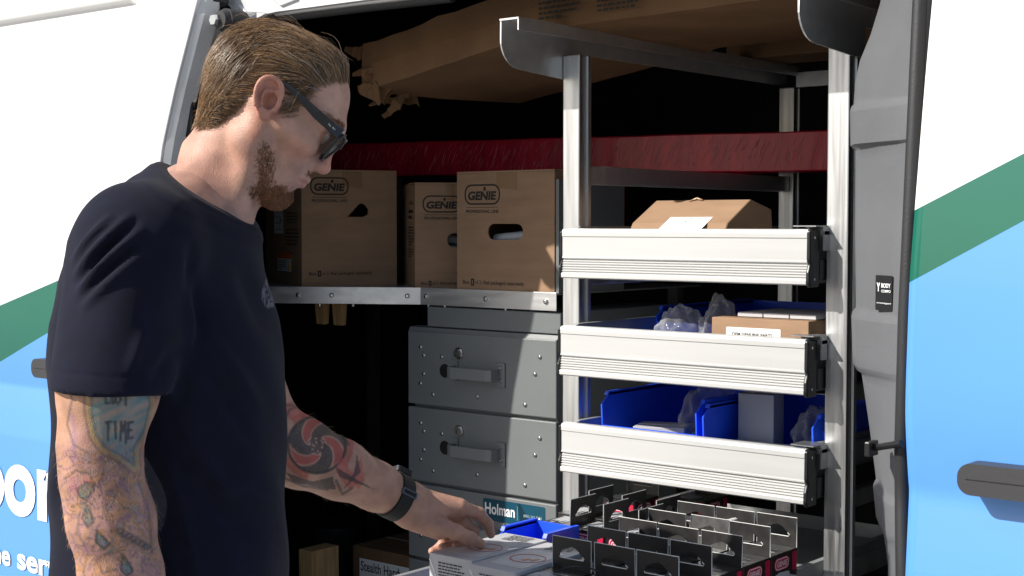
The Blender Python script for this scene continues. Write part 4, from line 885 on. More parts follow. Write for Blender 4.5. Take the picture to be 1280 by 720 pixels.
# ---- head, in its own frame: x forward, y left, z up, origin between the ears
hp = math.radians(33); hyw = math.radians(5)
HX = np.array([math.cos(hp) * math.cos(hyw), math.cos(hp) * math.sin(hyw), -math.sin(hp)]); HY = np.array([-math.sin(hyw), math.cos(hyw), 0]); HZ = np.cross(HX, HY)
HO = Q(335, 140, 1.87)
def tohead(P): p = P - HO; return np.stack([p @ HX, p @ HY, p @ HZ], -1)
def fromhead(p): return HO + p[:, :1] * HX + p[:, 1:2] * HY + p[:, 2:3] * HZ
def head_sdf(p, ears=True):
    ya = np.abs(p[:, 1]); s = p.copy(); s[:, 1] = ya
    d = ell(s, (-.003, 0, .030), (.084, .071, .071))
    d = smin(d, ell(s, (-.036, 0, -.016), (.040, .054, .046)), .03)
    d = smin(d, ell(s, (.040, 0, .050), (.042, .054, .046)), .03)
    d = smin(d, ell(s, (.040, 0, -.010), (.048, .056, .066)), .03)
    d = smin(d, cap(s, (.088, 0, .030), (.076, .040, .031), .0085, .009), .02)              # brow
    d = smin(d, cap(s, (.070, .046, -.006), (.030, .060, -.002), .012, .012), .02)          # cheekbone
    d = smin(d, ell(s, (.062, 0, -.050), (.030, .032, .030)), .02)                           # muzzle
    d = smin(d, cap(s, (.002, .046, -.048), (.062, .014, -.088), .017, .014), .028)          # jaw
    d = smin(d, ell(s, (.069, 0, -.085), (.0150, .021, .0150)), .018)                        # chin
    d = smin(d, cap(s, (.0, .058, .0), (.006, .052, -.045), .014, .014), .02)
    d = smin(d, ell(s, (.030, 0, -.074), (.044, .036, .022)), .02)
    d = smax(d, -ell(s, (.098, .032, .010), (.016, .018, .012)), .014)                       # eye socket
    d = smin(d, ell(s, (.0745, .032, .010), (.0125, .0135, .0105)), .005)                    # lids over the eyeball
    d = smin(d, chain(s, [(.086, 0, .022), (.092, 0, .002), (.0995, 0, -.0205)], [.006, .007, .0078], .006), .010)   # nose
    d = smin(d, ell(s, (.0988, 0, -.0220), (.0095, .010, .0085)), .006)
    d = smin(d, ell(s, (.0885, .0125, -.0255), (.0105, .0065, .0075)), .006)
    d = smax(d, -ell(s, (.0925, .0065, -.0335), (.006, .0035, .004)), .004)
    d = smin(d, cap(s, (.0905, 0, -.0475), (.078, .022, -.053), .0042, .0025), .005)          # lips
    d = smin(d, cap(s, (.0885, 0, -.0580), (.078, .020, -.054), .0050, .0025), .005)
    d = smax(d, -cap(s, (.0985, 0, -.0525), (.084, .026, -.0535), .0022, .0018), .004)
    d = smax(d, -ell(s, (.094, 0, -.070), (.010, .02, .006)), .012)
    if ears:
        e = s - np.array([-.001, .0835, .014]); th = math.radians(14); c_, s_ = math.cos(th), math.sin(th)
        ex = e[:, 0] * c_ + e[:, 2] * s_; ez = -e[:, 0] * s_ + e[:, 2] * c_; ey = e[:, 1] + .38 * ex
        E_ = np.stack([ex, ey, ez], -1)
        wz = .0165 * (1 + .25 * np.clip(ez / .026, -1, 1)); r2 = np.sqrt((ex / wz) ** 2 + (ez / .026) ** 2)
        disc = np.maximum((r2 - 1) * .0165, np.abs(ey + .001) - .0022)
        rim = np.sqrt(((r2 - .88) * .0175) ** 2 + (ey - .0042) ** 2) - .0034
        rim = np.where(ez < -.016, rim + .002, rim)
        ah = np.sqrt(((np.sqrt(((ex - .002) / .010) ** 2 + ((ez + .002) / .018) ** 2) - .8) * .010) ** 2 + (ey - .0025) ** 2) - .0021
        ear = smin(smin(disc, rim, .003), ah, .003)
        ear = smin(ear, cap(E_, (.014, .001, -.004), (.013, .001, -.011), .0042, .0038), .004)   # tragus
        ear = smin(ear, ell(E_, (.003, .0, -.022), (.0075, .0042, .008)), .005)                  # lobe
        ear = smin(ear, ell(E_, (.004, -.009, -.002), (.011, .0085, .017)), .005)
        ear = smax(ear, -ell(E_, (.004, .004, -.004), (.0082, .0125, .0110)), .003)
        gro = np.sqrt(((r2 - .66) * .0165) ** 2 + (ey - .0035) ** 2) - .0026; ear = smax(ear, -np.where((ex < .006) & (ez > -.014), gro, 1.0), .002)
        ear = smax(ear, -ell(E_, (-.001, .006, .0145), (.0085, .0050, .0065)), .003)
        d = smin(d, ear, .004)
    return d
NK0, NK1 = Q(303, 168, 1.87), Q(240, 264, 1.885)
def neck_sdf(P):
    d = cap(P, NK0, NK1, .054, .061)
    d = smin(d, cap(P, Q(322, 168, 1.812), Q(292, 282, 1.845), .012, .011), .03)        # neck tendon
    return smin(d, cap(P, Q(318, 232, 1.87), Q(296, 272, 1.87), .012, .012), .02)
# ---- torso as a stack of ellipses (left and right outlines)
ROWS = [(212, 215, 280), (236, 178, 286), (262, 140, 299), (300, 108, 314), (350, 87, 331), (400, 74, 343), (450, 69, 350), (500, 70, 354), (600, 73, 355), (720, 67, 355), (800, 66, 352), (900, 72, 348), (1000, 78, 344)]
DEP = [.05, .085, .120, .150, .163, .165, .162, .156, .150, .155, .16, .165, .165]
_z = []; _c = []; _a = []
for (v, l, r) in ROWS:
    A_, B_ = Q(l, v, 1.87), Q(r, v, 1.87); _z.append((A_[2] + B_[2]) / 2); _c.append((A_[0] + B_[0]) / 2); _a.append((B_[0] - A_[0]) / 2)
_z, _c, _a, _d = map(np.array, (_z[::-1], _c[::-1], _a[::-1], DEP[::-1]))
BC = Q(210, 400, 1.87)[1]
def torso_sdf(P, off=0.0):
    z = P[:, 2]; c = np.interp(z, _z, _c); a = np.interp(z, _z, _a) + off; b = np.interp(z, _z, _d) + off
    x, y = (P[:, 0] - c) / a, (P[:, 1] - BC) / b
    k = (np.abs(x) ** 2.3 + np.abs(y) ** 2.3) ** (1 / 2.3); d = (k - 1) * np.minimum(a, b) * .9
    d = smax(d, z - _z[-1], .05); return smax(d, _z[0] - z, .05)
RS, RE, RW_ = Q(166, 312, 1.715), Q(130, 588, 1.66), Q(182, 850, 1.70)
LS, LE, LW = Q(250, 315, 2.02), Q(340, 548, 2.115), Q(503, 624, 2.25)
def rarm(P, off=0.0):
    return chain(P, [RS, Q(150, 400, 1.68), Q(135, 490, 1.66), Q(125, 556, 1.657), Q(127, 600, 1.66), Q(139, 650, 1.662), Q(152, 720, 1.67), RW_], [r + off for r in (.064, .060, .0545, .0445, .0430, .0470, .0450, .029)], .02)
def larm(P, off=0.0):
    return chain(P, [LS, Q(296, 440, 2.06), LE, Q(375, 566, 2.14), Q(425, 587, 2.18), Q(470, 608, 2.22), LW], [r + off for r in (.056, .052, .046, .0475, .0405, .0325, .0285)], .03)
def lhand(P):
    d = None
    def ad(e, k=.012):
        nonlocal d; d = e if d is None else smin(d, e, k)
    W = Q(505, 628, 2.25)
    M = [Q(574, 634, 2.268), Q(571, 640, 2.286), Q(561, 647, 2.303), Q(549, 655, 2.322)]
    for m_, r in zip(M, (.0145, .0145, .014, .013)): ad(cap(P, W + (m_ - W) * .1, m_, .023, r), .02)
    ad(cap(P, Q(516, 645, 2.245), Q(548, 660, 2.240), .022, .0165), .016)      # thenar
    ad(cap(P, Q(520, 650, 2.28), Q(548, 664, 2.30), .019, .014), .016)         # heel of the hand
    fing = []
    fing.append(chain(P, [Q(550, 658, 2.238), Q(571, 665, 2.236), Q(588, 673, 2.256), Q(600.5, 679.5, 2.278)], [.0155, .0115, .0105, .0080], .005))   # thumb
    fing.append(chain(P, [M[0], Q(599, 642, 2.288), Q(610, 655, 2.306), Q(613.5, 667.5, 2.316)], [.0125, .0100, .0088, .0072], .004))
    fing.append(chain(P, [M[1], Q(592, 664, 2.298), Q(585, 679, 2.306), Q(570, 683, 2.300)], [.0118, .0098, .0085, .0070], .005))
    fing.append(chain(P, [M[2], Q(573, 671, 2.318), Q(565, 683, 2.318), Q(553, 684, 2.308)], [.0112, .0092, .0082, .0068], .005))
    fing.append(chain(P, [M[3], Q(557, 674, 2.335), Q(548, 686, 2.333), Q(540, 689, 2.325)], [.0102, .0084, .0075, .0062], .005))
    for i, f in enumerate(fing): d = smin(d, f, .004 if i else .006)
    return d
def rhand(P):
    W = RW_; dn = np.array([.02, 0, -1.0]); d = None
    for i, (b, l) in enumerate(((-.03, .075), (-.01, .085), (.01, .08), (.03, .062))):
        m_ = W + np.array([.0, b * .9, -.095]); e = cap(P, W + np.array([0, b * .3, -.01]), m_, .02, .0125); d = e if d is None else smin(d, e, .015)
        f = chain(P, [m_, m_ + np.array([.012, b * .1, -l * .45]), m_ + np.array([.04, 0, -l * .9])], [.0105, .009, .007], .004); d = smin(d, f, .006)
    t0 = W + np.array([.02, .02, -.03]); return smin(d, chain(P, [t0, t0 + np.array([.03, .012, -.04]), t0 + np.array([.04, .01, -.075])], [.015, .011, .008], .005), .012)
def legs(P, off=0.0):
    d = None
    for sgn, fa in ((-1, -.03), (1, .10)):
        H = np.array([-.45, BC + sgn * .09, .93]); Kn = np.array([-.43 + fa * .5, BC + sgn * .10, .50]); A_ = np.array([-.46 + fa, BC + sgn * .11, .10])
        e = chain(P, [H, Kn, A_], [.088 + off, .062 + off, .045 + off * 2], .03); d = e if d is None else smin(d, e, .03)
    return smin(d, ell(P, (-.45, BC, .97), (.135 + off, .16 + off, .12 + off)), .05)
COLLN = np.array([67.0, 0, 98.0]); COLLN /= np.linalg.norm(COLLN); COLLP = Q(250, 237, 1.87)
SH_N = (RE - RS) / np.linalg.norm(RE - RS)
def shoulders(P, off=0.0):
    d = chain(P, [RS + np.array([.01, .02, .0]), Q(232, 288, 1.87), LS + np.array([0, -.02, 0])], [.064 + off, .070 + off, .060 + off], .04)
    return smin(d, chain(P, [Q(176, 292, 1.74), Q(238, 262, 1.87), Q(255, 292, 2.0)], [.05 + off, .050 + off, .045 + off], .05), .04)
def upper_body(P):
    d = smin(torso_sdf(P, -.016), shoulders(P, -.014), .05)
    return d
def head_world(P): return smin(smin(head_sdf(tohead(P)), neck_sdf(P), .012), shoulders(P, -.014), .05)
def bbox(pts, r):
    A_ = np.array(pts); return A_.min(0) - r, A_.max(0) + r
# --- polygonise the skin at the detail each region needs
PTS = []
lo, hi = bbox([Q(250, 30, 1.87), Q(440, 290, 1.87)], .0); lo[1] = BC - .10; hi[1] = BC + .10; lo -= .02; hi += .02
clipc = lambda P: (P - COLLP) @ COLLN + .035
Vh, Fh_, Nh = polygonise(lambda P: smax(head_world(P), -clipc(P), .004), lo, hi, .0017)
def arm_r(P): return smin(smin(rarm(P), rhand(P), .02), 1e3 + 0 * P[:, 0], .01)
clr = (P3(Q(150, 430, 1.68)))
SLR = Q(140, 488, 1.66); SLL = Q(295, 436, 2.07)
lo, hi = bbox([SLR, RE, RW_, RW_ + np.array([.04, 0, -.22])], .085)
Vr, Fr_, Nr = polygonise(lambda P: np.maximum(smin(rarm(P), rhand(P), .025), -((P - SLR) @ SH_N + .025)), lo, hi, .0018)
lo, hi = bbox([SLL, LE, LW, Q(612, 690, 2.33), Q(560, 640, 2.24)], .075); LN = (LE - LS) / np.linalg.norm(LE - LS)
Vl, Fl_, Nl = polygonise(lambda P: np.maximum(smin(larm(P), lhand(P), .022), -((P - SLL) @ LN + .05)), lo, hi, .0021)
lo, hi = np.array([-.75, BC - .35, .05]), np.array([-.15, BC + .35, 1.62])
Vt, Ft_, Nt = polygonise(lambda P: smin(smin(upper_body(P), legs(P, -.02), .05), smin(cap(P, RS, SLR, .050, .046), cap(P, LS, SLL, .050, .045), .01), .03), lo, hi, .012)
# --- skin colour, beard shadow, lips, tattoos
SK = np.array([.50, .285, .212])
ch = np.tile(SK, (len(Vh), 1)); p = tohead(Vh); x, y, z = p.T; ya = np.abs(y)
def blend(c, m, col): c[:] = c * (1 - m[:, None]) + np.asarray(col) * m[:, None]
sstep = lambda a, b, t: (lambda q: q * q * (3 - 2 * q))(np.clip((t - a) / (b - a), 0, 1))
ears_m = sstep(.07, .076, ya) * sstep(-.03, -.015, x) * (1 - sstep(.02, .03, x)); blend(ch, .45 * ears_m, (.55, .19, .12))
blend(ch, .5 * sstep(.085, .1, x) * (1 - sstep(-.005, .01, z)) * sstep(-.035, -.025, z), (.52, .20, .14))
blend(ch, .35 * np.exp(-(((x - .06) / .02) ** 2 + ((ya - .045) / .02) ** 2 + ((z + .02) / .02) ** 2)), (.55, .2, .13))
lips = np.exp(-(((z + .053) / .0065) ** 4)) * sstep(.08, .087, x) * (1 - sstep(.018, .026, ya)); blend(ch, .6 * lips, (.42, .16, .13))
def beard_mask(p):
    x, y, z = p.T; ya = np.abs(y)
    low = 1 - sstep(-.066, -.052, z + .10 * np.clip(.055 - x, -.03, .06) * .6)
    strip = np.exp(-(((x - (.030 + .5 * np.clip(-z - .04, 0, .09))) / .0125) ** 2)) * (1 - sstep(-.045, -.03, z)) * sstep(.01, .02, ya)
    chin = sstep(.045, .07, x) * (1 - sstep(-.08, -.060, z)); mus = np.exp(-(((z + .0385) / .005) ** 2)) * sstep(.082, .088, x) * (1 - sstep(.02, .028, ya))
    jaw = .8 * (1 - sstep(-.098, -.066, z)) * sstep(.018, .055, x)
    side = sstep(-.115, -.10, z)
    return np.clip(np.maximum.reduce([strip * .9, chin, mus * .6, jaw * .9]) * side * (1 - lips_f(p)), 0, 1)
def lips_f(p): x, y, z = p.T; return np.exp(-(((z + .053) / .007) ** 4)) * sstep(.082, .087, x) * (1 - sstep(.018, .024, np.abs(y)))
blend(ch, .22 * beard_mask(p) ** 1.2, (.24, .11, .06))
XF = ([-.01, .0, .02, .04, .057, .075, .087, .1, .13], [.034, .038, .042, .044, .044, .056, .067, .07, .07])
ZB = ([-.11, -.09, -.075, -.055, -.036, -.026, -.019, -.010, .016, .022, .1], [-.040, -.046, -.056, -.064, -.050, -.028, .010, .041, .042, .010, .010])
def scalp(p):
    x, y, z = p.T; return np.minimum(sstep(-.006, .008, np.interp(z, *XF) - x), sstep(-.006, .008, z - np.interp(x, *ZB)))
near_ear = lambda p: (np.abs(p[:, 1]) > .0715) & (p[:, 0] > -.026) & (p[:, 0] < .024) & (p[:, 2] < .046)
blend(ch, np.where((x > .018) & (z < .045), .3, .75) * scalp(p) * (1 - near_ear(p)), (.15, .085, .04))
blend(ch, .25 * (1 - sstep(-.10, -.04, z)) * (x < .02), (.55, .24, .16))
def seg(U, V_, a, b):
    ax, ay = a; bx_, by = b; dx, dy = bx_ - ax, by - ay; t = np.clip(((U - ax) * dx + (V_ - ay) * dy) / (dx * dx + dy * dy + 1e-9), 0, 1); return np.hypot(U - ax - t * dx, V_ - ay - t * dy)
def poly_d(U, V_, pts, closed=False):
    d = None; pp = list(pts) + ([pts[0]] if closed else [])
    for a, b in zip(pp, pp[1:]): e = seg(U, V_, a, b); d = e if d is None else np.minimum(d, e)
    return d
def inside(U, V_, pts):
    c = np.zeros(len(U), bool); j = len(pts) - 1
    for i in range(len(pts)):
        (xi, yi), (xj, yj) = pts[i], pts[j]; cnd = ((yi > V_) != (yj > V_)) & (U < (xj - xi) * (V_ - yi) / (yj - yi + 1e-9) + xi); c ^= cnd; j = i
    return c
ink = lambda d, w: 1 - sstep(max(w, 1.9) * .5, max(w, 1.9) * 1.2, d)
# right arm tattoos (the outward side of the arm), laid out in arm coordinates measured from the picture
WVr = toworld(Vr); pu = np.array(proj(WVr)).T; U, V_ = pu[:, 0], pu[:, 1]; face = sstep(.0, .25, -(Nr[:, 1]))
cr = np.tile(SK * np.array([.98, .95, .92]), (len(Vr), 1))
nz = lambda U, V_, s, ph=0: .5 + .5 * np.sin(U * s + 1.7 * np.sin(V_ * s * .7 + ph) + ph) * np.cos(V_ * s * .9 + 1.3 * np.sin(U * s * .6 - ph))
blend(cr, .38 * nz(U, V_, .11, 1.) * sstep(520, 560, V_) * face, (.28, .14, .24)); blend(cr, .30 * nz(U, V_, .09, 3.) * face, (.50, .26, .09))
hg = [(110, 470), (184, 470), (192, 505), (184, 540), (171, 562), (172, 590), (150, 574), (128, 562), (116, 545), (110, 515)]
blend(cr, inside(U, V_, hg) * face * (.35 + .5 * nz(U * .6 + V_ * .8, V_ * .5, .28)), (.05, .19, .21))
blend(cr, .55 * ink(poly_d(U, V_, hg, True), 3.6) * face, (.40, .25, .07)); blend(cr, .5 * ink(np.abs(poly_d(U, V_, hg, True) - 4.5), 1.1) * face, (.08, .07, .07))
def glyph_lines(s, x, y, w_, h_):
    G = {'L': [[(0, 0), (0, 1), (.8, 1)]], 'O': [[(.1, .1), (.8, 0), (.9, .9), (.2, 1), (.1, .1)]], 'S': [[(.9, .05), (.1, .2), (.8, .6), (.1, 1)]], 'T': [[(0, .05), (1, 0)], [(.5, 0), (.45, 1.1)]], 'I': [[(.4, 0), (.5, 1)]], 'M': [[(0, 1.1), (.15, 0), (.5, .6), (.85, 0), (1, 1.25)]], 'E': [[(.9, 0), (.1, .05), (.1, 1), (.9, .95)], [(.1, .5), (.7, .5)]]}
    out = []; cw = w_ / len(s)
    for i, ch_ in enumerate(s):
        for st in G[ch_]: out.append([(x + i * cw + a * cw * .75, y + b * h_ + .1 * i) for a, b in st])
    return out
for st in glyph_lines('LOST', 132, 490, 30, 14) + glyph_lines('TIME', 132, 527, 37, 21): blend(cr, .88 * ink(poly_d(U, V_, st), 2.0) * face, (.035, .035, .04))
for dr_, colr in ((((100, 622), (96, 612), (108, 603), (118, 604), (116, 615), (106, 624)), (.06, .20, .11)), (((108, 632), (103, 648), (110, 659), (117, 652), (113, 640)), (.07, .20, .19)), (((121, 663), (120, 678), (130, 686), (137, 680), (128, 670)), (.07, .19, .19)), (((153, 694), (151, 712), (158, 720), (166, 714), (160, 702)), (.07, .20, .2))):
    blend(cr, .75 * inside(U, V_, dr_) * face, colr); blend(cr, .8 * ink(poly_d(U, V_, dr_, True), 1.2) * face, (.03, .04, .04))
for pts, wd, cl, al in (([(122, 575), (142, 572), (158, 590), (150, 606), (136, 615), (132, 640), (142, 662), (160, 676), (184, 684)], 5, (.13, .09, .07), .5), ([(82, 598), (95, 588), (112, 592), (118, 608), (108, 628), (90, 632)], 1.3, (.10, .07, .08), .7), ([(162, 600), (170, 625), (166, 650), (180, 672)], 3, (.45, .26, .10), .6), ([(90, 520), (94, 545), (90, 575)], 3.2, (.32, .18, .28), .5), ([(84, 478), (90, 500), (84, 530), (92, 556), (110, 566)], 1.2, (.12, .09, .09), .6), ([(100, 640), (96, 664), (110, 690), (104, 716)], 1.2, (.1, .09, .09), .5), ([(130, 590), (124, 604), (128, 618)], 1.1, (.1, .08, .08), .6), ([(172, 600), (186, 640), (190, 690)], 1.2, (.12, .08, .09), .6), ([(138, 690), (120, 700), (128, 716), (146, 712)], 1.2, (.1, .08, .08), .55)):
    blend(cr, al * ink(poly_d(U, V_, pts), wd) * face, cl)
Ff = nz(U, V_, .105, .7) * .6 + nz(U, V_, .19, 2.1) * .4; low = sstep(545, 575, V_) * face
for lv, cl in ((.30, (.30, .13, .24)), (.62, (.50, .22, .06)), (.78, (.09, .20, .19))): blend(cr, .38 * ((Ff > lv) & (Ff < lv + .10)) * low, cl)
for lv in (.30, .42, .62, .74): blend(cr, .55 * (1 - sstep(.010, .026, np.abs(Ff - lv))) * low, (.09, .07, .075))
rt_ = np.random.RandomState(3)
for k_ in range(26):
    cu, cv_ = rt_.uniform(78, 195), rt_.uniform(560, 735); q_ = [(cu, cv_)]
    a0 = rt_.uniform(0, 6.28)
    for m_ in range(5): a0 += rt_.uniform(-.9, .9); q_.append((q_[-1][0] + 5 * math.cos(a0), q_[-1][1] + 5 * math.sin(a0)))
    blend(cr, rt_.uniform(.25, .5) * ink(poly_d(U, V_, q_), 1.3) * face, ((.10, .08, .09), (.38, .2, .08), (.25, .13, .22), (.09, .12, .12))[k_ % 4])
for k_ in range(7):   # chain links down the forearm
    e_ = np.hypot((U - (150 + 5.5 * k_)) / 4.2, (V_ - (664 + 3.2 * k_)) / 3.0); blend(cr, .6 * ink(np.abs(e_ - 1) * 3, 1.2) * face, (.07, .06, .06))
ccx, ccy = 101, 606; blend(cr, .35 * (np.hypot(U - ccx, V_ - ccy) < 15) * nz(U, V_, .35) * face, (.45, .09, .13))
# left forearm tattoo: black three-armed swirl, red crescents, spear point
WVl = toworld(Vl); pu = np.array(proj(WVl)).T; U, V_ = pu[:, 0], pu[:, 1]; face = sstep(.0, .2, -(Nl[:, 1]) + .35 * Nl[:, 2])
cl_ = np.tile(SK * np.array([1.0, .97, .95]), (len(Vl), 1))
dx, dy = (U - 396), (V_ - 556) * 1.02; r = np.hypot(dx, dy); an = np.arctan2(dy, dx)
blend(cl_, .60 * ((r < 46) & (r > 34)) * (np.sin(an * 3 + 1) > .2) * face, (.42, .06, .05))
sw = np.sin(3 * an - r * .16 + 2.0); blk = (r < 36) * sstep(-.25, .05, sw) * (r > 9); blend(cl_, .86 * blk * face, (.035, .035, .038))
red = (r < 33) * (r > 13) * sstep(.35, .6, -sw); blend(cl_, .72 * red * face, (.42, .035, .04))
blend(cl_, .85 * ink(np.abs(r - 36), 2.2) * face, (.03, .03, .033)); blend(cl_, .8 * (r < 11) * (nz(U, V_, .7) > .35) * face, (.04, .04, .045)); blend(cl_, .4 * (nz(U, V_, 1.1, 2) > .7) * blk * face, (.16, .15, .15))
for pts in ([(424, 566), (448, 604), (437, 613), (420, 590)], [(438, 596), (452, 570), (455, 600), (448, 612)], [(352, 508), (366, 500), (388, 512), (380, 522), (362, 524)]): blend(cl_, .62 * inside(U, V_, pts) * face, (.50, .09, .075))
for pts in ([(420, 584), (470, 613), (424, 596)], [(446, 566), (451, 590), (430, 611), (443, 590)], [(356, 590), (390, 602), (416, 596), (420, 612), (400, 610), (366, 602)]): blend(cl_, .8 * inside(U, V_, pts) * face, (.045, .045, .05))
for pts in ([(352, 505), (372, 508), (398, 516), (420, 532), (436, 556)], [(354, 528), (362, 512), (380, 506)], [(352, 596), (380, 608), (410, 612)], [(420, 600), (428, 618), (440, 610)]): blend(cl_, .7 * ink(poly_d(U, V_, pts), 1.5) * face, (.05, .05, .055))
for tip in (Q(602, 675, 2.277),): blend(cl_, .6 * sstep(.3, .8, Nl[:, 2]) * (1 - sstep(.005, .0075, np.linalg.norm(Vl - tip, axis=1))), (.66, .42, .36))
kn = [Q(597, 648, 2.275), Q(574, 634, 2.262), Q(577, 658, 2.244)]
for k_ in kn: blend(cl_, .35 * (1 - sstep(.004, .014, np.linalg.norm(Vl - k_, axis=1))), (.52, .17, .12))
ct = np.tile(SK, (len(Vt), 1))
offs = np.cumsum([0, len(Vh), len(Vr), len(Vl)])
body = mesh_np('body', loc(toworld(np.concatenate([Vh, Vr, Vl, Vt]))), np.concatenate([Fh_, Fr_ + offs[1], Fl_ + offs[2], Ft_ + offs[3]]), M_SKIN, person, np.concatenate([ch, cr, cl_, ct]))
# --- eyes
for s in (-1, 1):
    c = fromhead(np.array([[.0765, s * .032, .010]]))[0]; cw = loc(toworld(c[None]))[0]; bm = bmesh.new(); bmesh.ops.create_uvsphere(bm, u_segments=20, v_segments=14, radius=.0118); me = bpy.data.meshes.new('eye'); bm.to_mesh(me); bm.free()
    me.materials.append(mat('eye_white', (.42, .38, .35), .15)); me.polygons.foreach_set('use_smooth', [True] * len(me.polygons)); o = bpy.data.objects.new('eye', me); COL.objects.link(o); o.location = cw; o.parent = person
# --- clothing
SLCR = Q(136, 486, 1.66); SLCL = Q(290, 430, 2.07)
def shirt_sdf(P):
    d = smin(torso_sdf(P), shoulders(P), .05)
    slr = np.maximum(cap(P, RS, Q(134, 500, 1.66), .074, .0685), (P - SLCR) @ np.array([-.06, 0, -.998])) 
    d = smin(d, slr, .028)
    sll = np.maximum(cap(P, LS, Q(294, 440, 2.07), .064, .064), (P - SLCL) @ LN)
    d = smin(d, sll, .03)
    d = smax(d, (P - COLLP) @ COLLN - .002, .003)
    return np.maximum(d, .93 - P[:, 2])
lo, hi = np.array([-.80, BC - .36, .90]), np.array([-.20, BC + .36, 1.66])
Vs, Fs_, Ns = polygonise(shirt_sdf, lo, hi, .0036)
a_, b_, z_ = Vs.T
uv = np.array(proj(toworld(Vs))).T; su, sv = uv[:, 0], uv[:, 1]
wr = np.zeros(len(Vs))
def fold(u0, v0, u1, v1, wid, amp, sgn=1):
    global wr
    d = seg(su, sv, (u0, v0), (u1, v1)); L_ = math.hypot(u1 - u0, v1 - v0); t = ((su - u0) * (u1 - u0) + (sv - v0) * (v1 - v0)) / (L_ * L_)
    wr += 1.5 * amp * sgn * np.exp(-(d / wid) ** 2) * np.clip(np.sin(np.pi * np.clip(t * .9 + .05, 0, 1)), 0, 1) * (Ns[:, 1] < .2)
for f_ in ((88, 345, 165, 268, 5, .0055), (92, 365, 180, 285, 5, .0050), (100, 385, 175, 320, 6, .004), (84, 330, 140, 270, 5, .005), (92, 352, 172, 275, 4, .005, -1), (96, 374, 178, 300, 5, .0045, -1), (236, 300, 250, 420, 8, .006, -1), (246, 330, 232, 440, 6, .005), (225, 430, 190, 480, 8, .004, -1), (262, 420, 330, 520, 10, .004), (250, 450, 320, 560, 9, .004, -1), (215, 520, 300, 640, 12, .004), (240, 600, 330, 690, 12, .004, -1), (205, 560, 250, 720, 10, .004), (300, 330, 330, 420, 10, .003, -1), (270, 600, 350, 640, 9, .003), (160, 470, 182, 410, 8, .003), (74, 560, 70, 650, 6, .004)): fold(*f_)
lfn = .0032 * np.sin(18 * a_ + 9 * z_ + 2 * np.sin(13 * b_)) * np.sin(14 * z_ - 11 * a_ + 1.1) + .0018 * np.sin(41 * z_ + 23 * a_ + 3 * np.sin(17 * b_))
edge = np.clip(-((Vs - COLLP) @ COLLN) / .03, 0, 1)
Vs = Vs + Ns * ((wr + lfn) * edge)[:, None]
# rolled collar rib and sleeve hems
dcol = -((Vs - COLLP) @ COLLN); Vs = Vs + Ns * (.0018 * np.exp(-((dcol - .010) / .006) ** 4) * (dcol > 0))[:, None]
dh = -((Vs - SLCR) @ np.array([-.06, 0, -.998])); on_sl = (np.linalg.norm((Vs - RS) - ((Vs - RS) @ SH_N)[:, None] * SH_N, axis=1) < .085)
hem = on_sl * (dh > .001); Vs = Vs - Ns * (.0012 * np.exp(-((dh - .022) / .0016) ** 2) * hem)[:, None]; 
cs = np.tile(np.array([.0068, .0078, .0190]), (len(Vs), 1))
lg = np.zeros(len(Vs), bool); lr = ((su - 335) / 8) ** 2 + ((sv - 366) / 19) ** 2
blend(cs, .3 * (lr < 1) * (lr > .45) * (nz(su, sv, .9) > .35) + .28 * (lr < .35) * (nz(su, sv, 1.2, 1) > .5), (.45, .45, .5))
mesh_np('t_shirt', loc(toworld(Vs)), Fs_, M_SHIRT, person, cs)
lo, hi = np.array([-.75, BC - .30, .04]), np.array([-.2, BC + .30, 1.12])
Vp, Fp_, Np = polygonise(lambda P: np.maximum(np.maximum(legs(P), P[:, 2] - 1.0), .045 - P[:, 2]), lo, hi, .009)
mesh_np('trousers', loc(toworld(Vp)), Fp_, M_DENIM, person, np.tile(np.array([.02, .024, .04]), (len(Vp), 1)))
for sgn, fa in ((-1, -.03), (1, .10)):
    c0 = np.array([-.46 + fa, BC + sgn * .11, 0]); f = lambda P: np.maximum(smin(ell(P, c0 + np.array([.06, 0, .035]), (.15, .05, .055)), cap(P, c0 + np.array([0, 0, .04]), c0 + np.array([0, 0, .10]), .045, .045), .03), .0015 - P[:, 2])
    lo, hi = c0 + np.array([-.12, -.08, -.01]), c0 + np.array([.24, .08, .17]); Vx, Fx_, Nx = polygonise(f, lo, hi, .006); mesh_np('shoe', loc(toworld(Vx)), Fx_, M_DENIM, person, np.tile(np.array([.03, .03, .03]), (len(Vx), 1)))
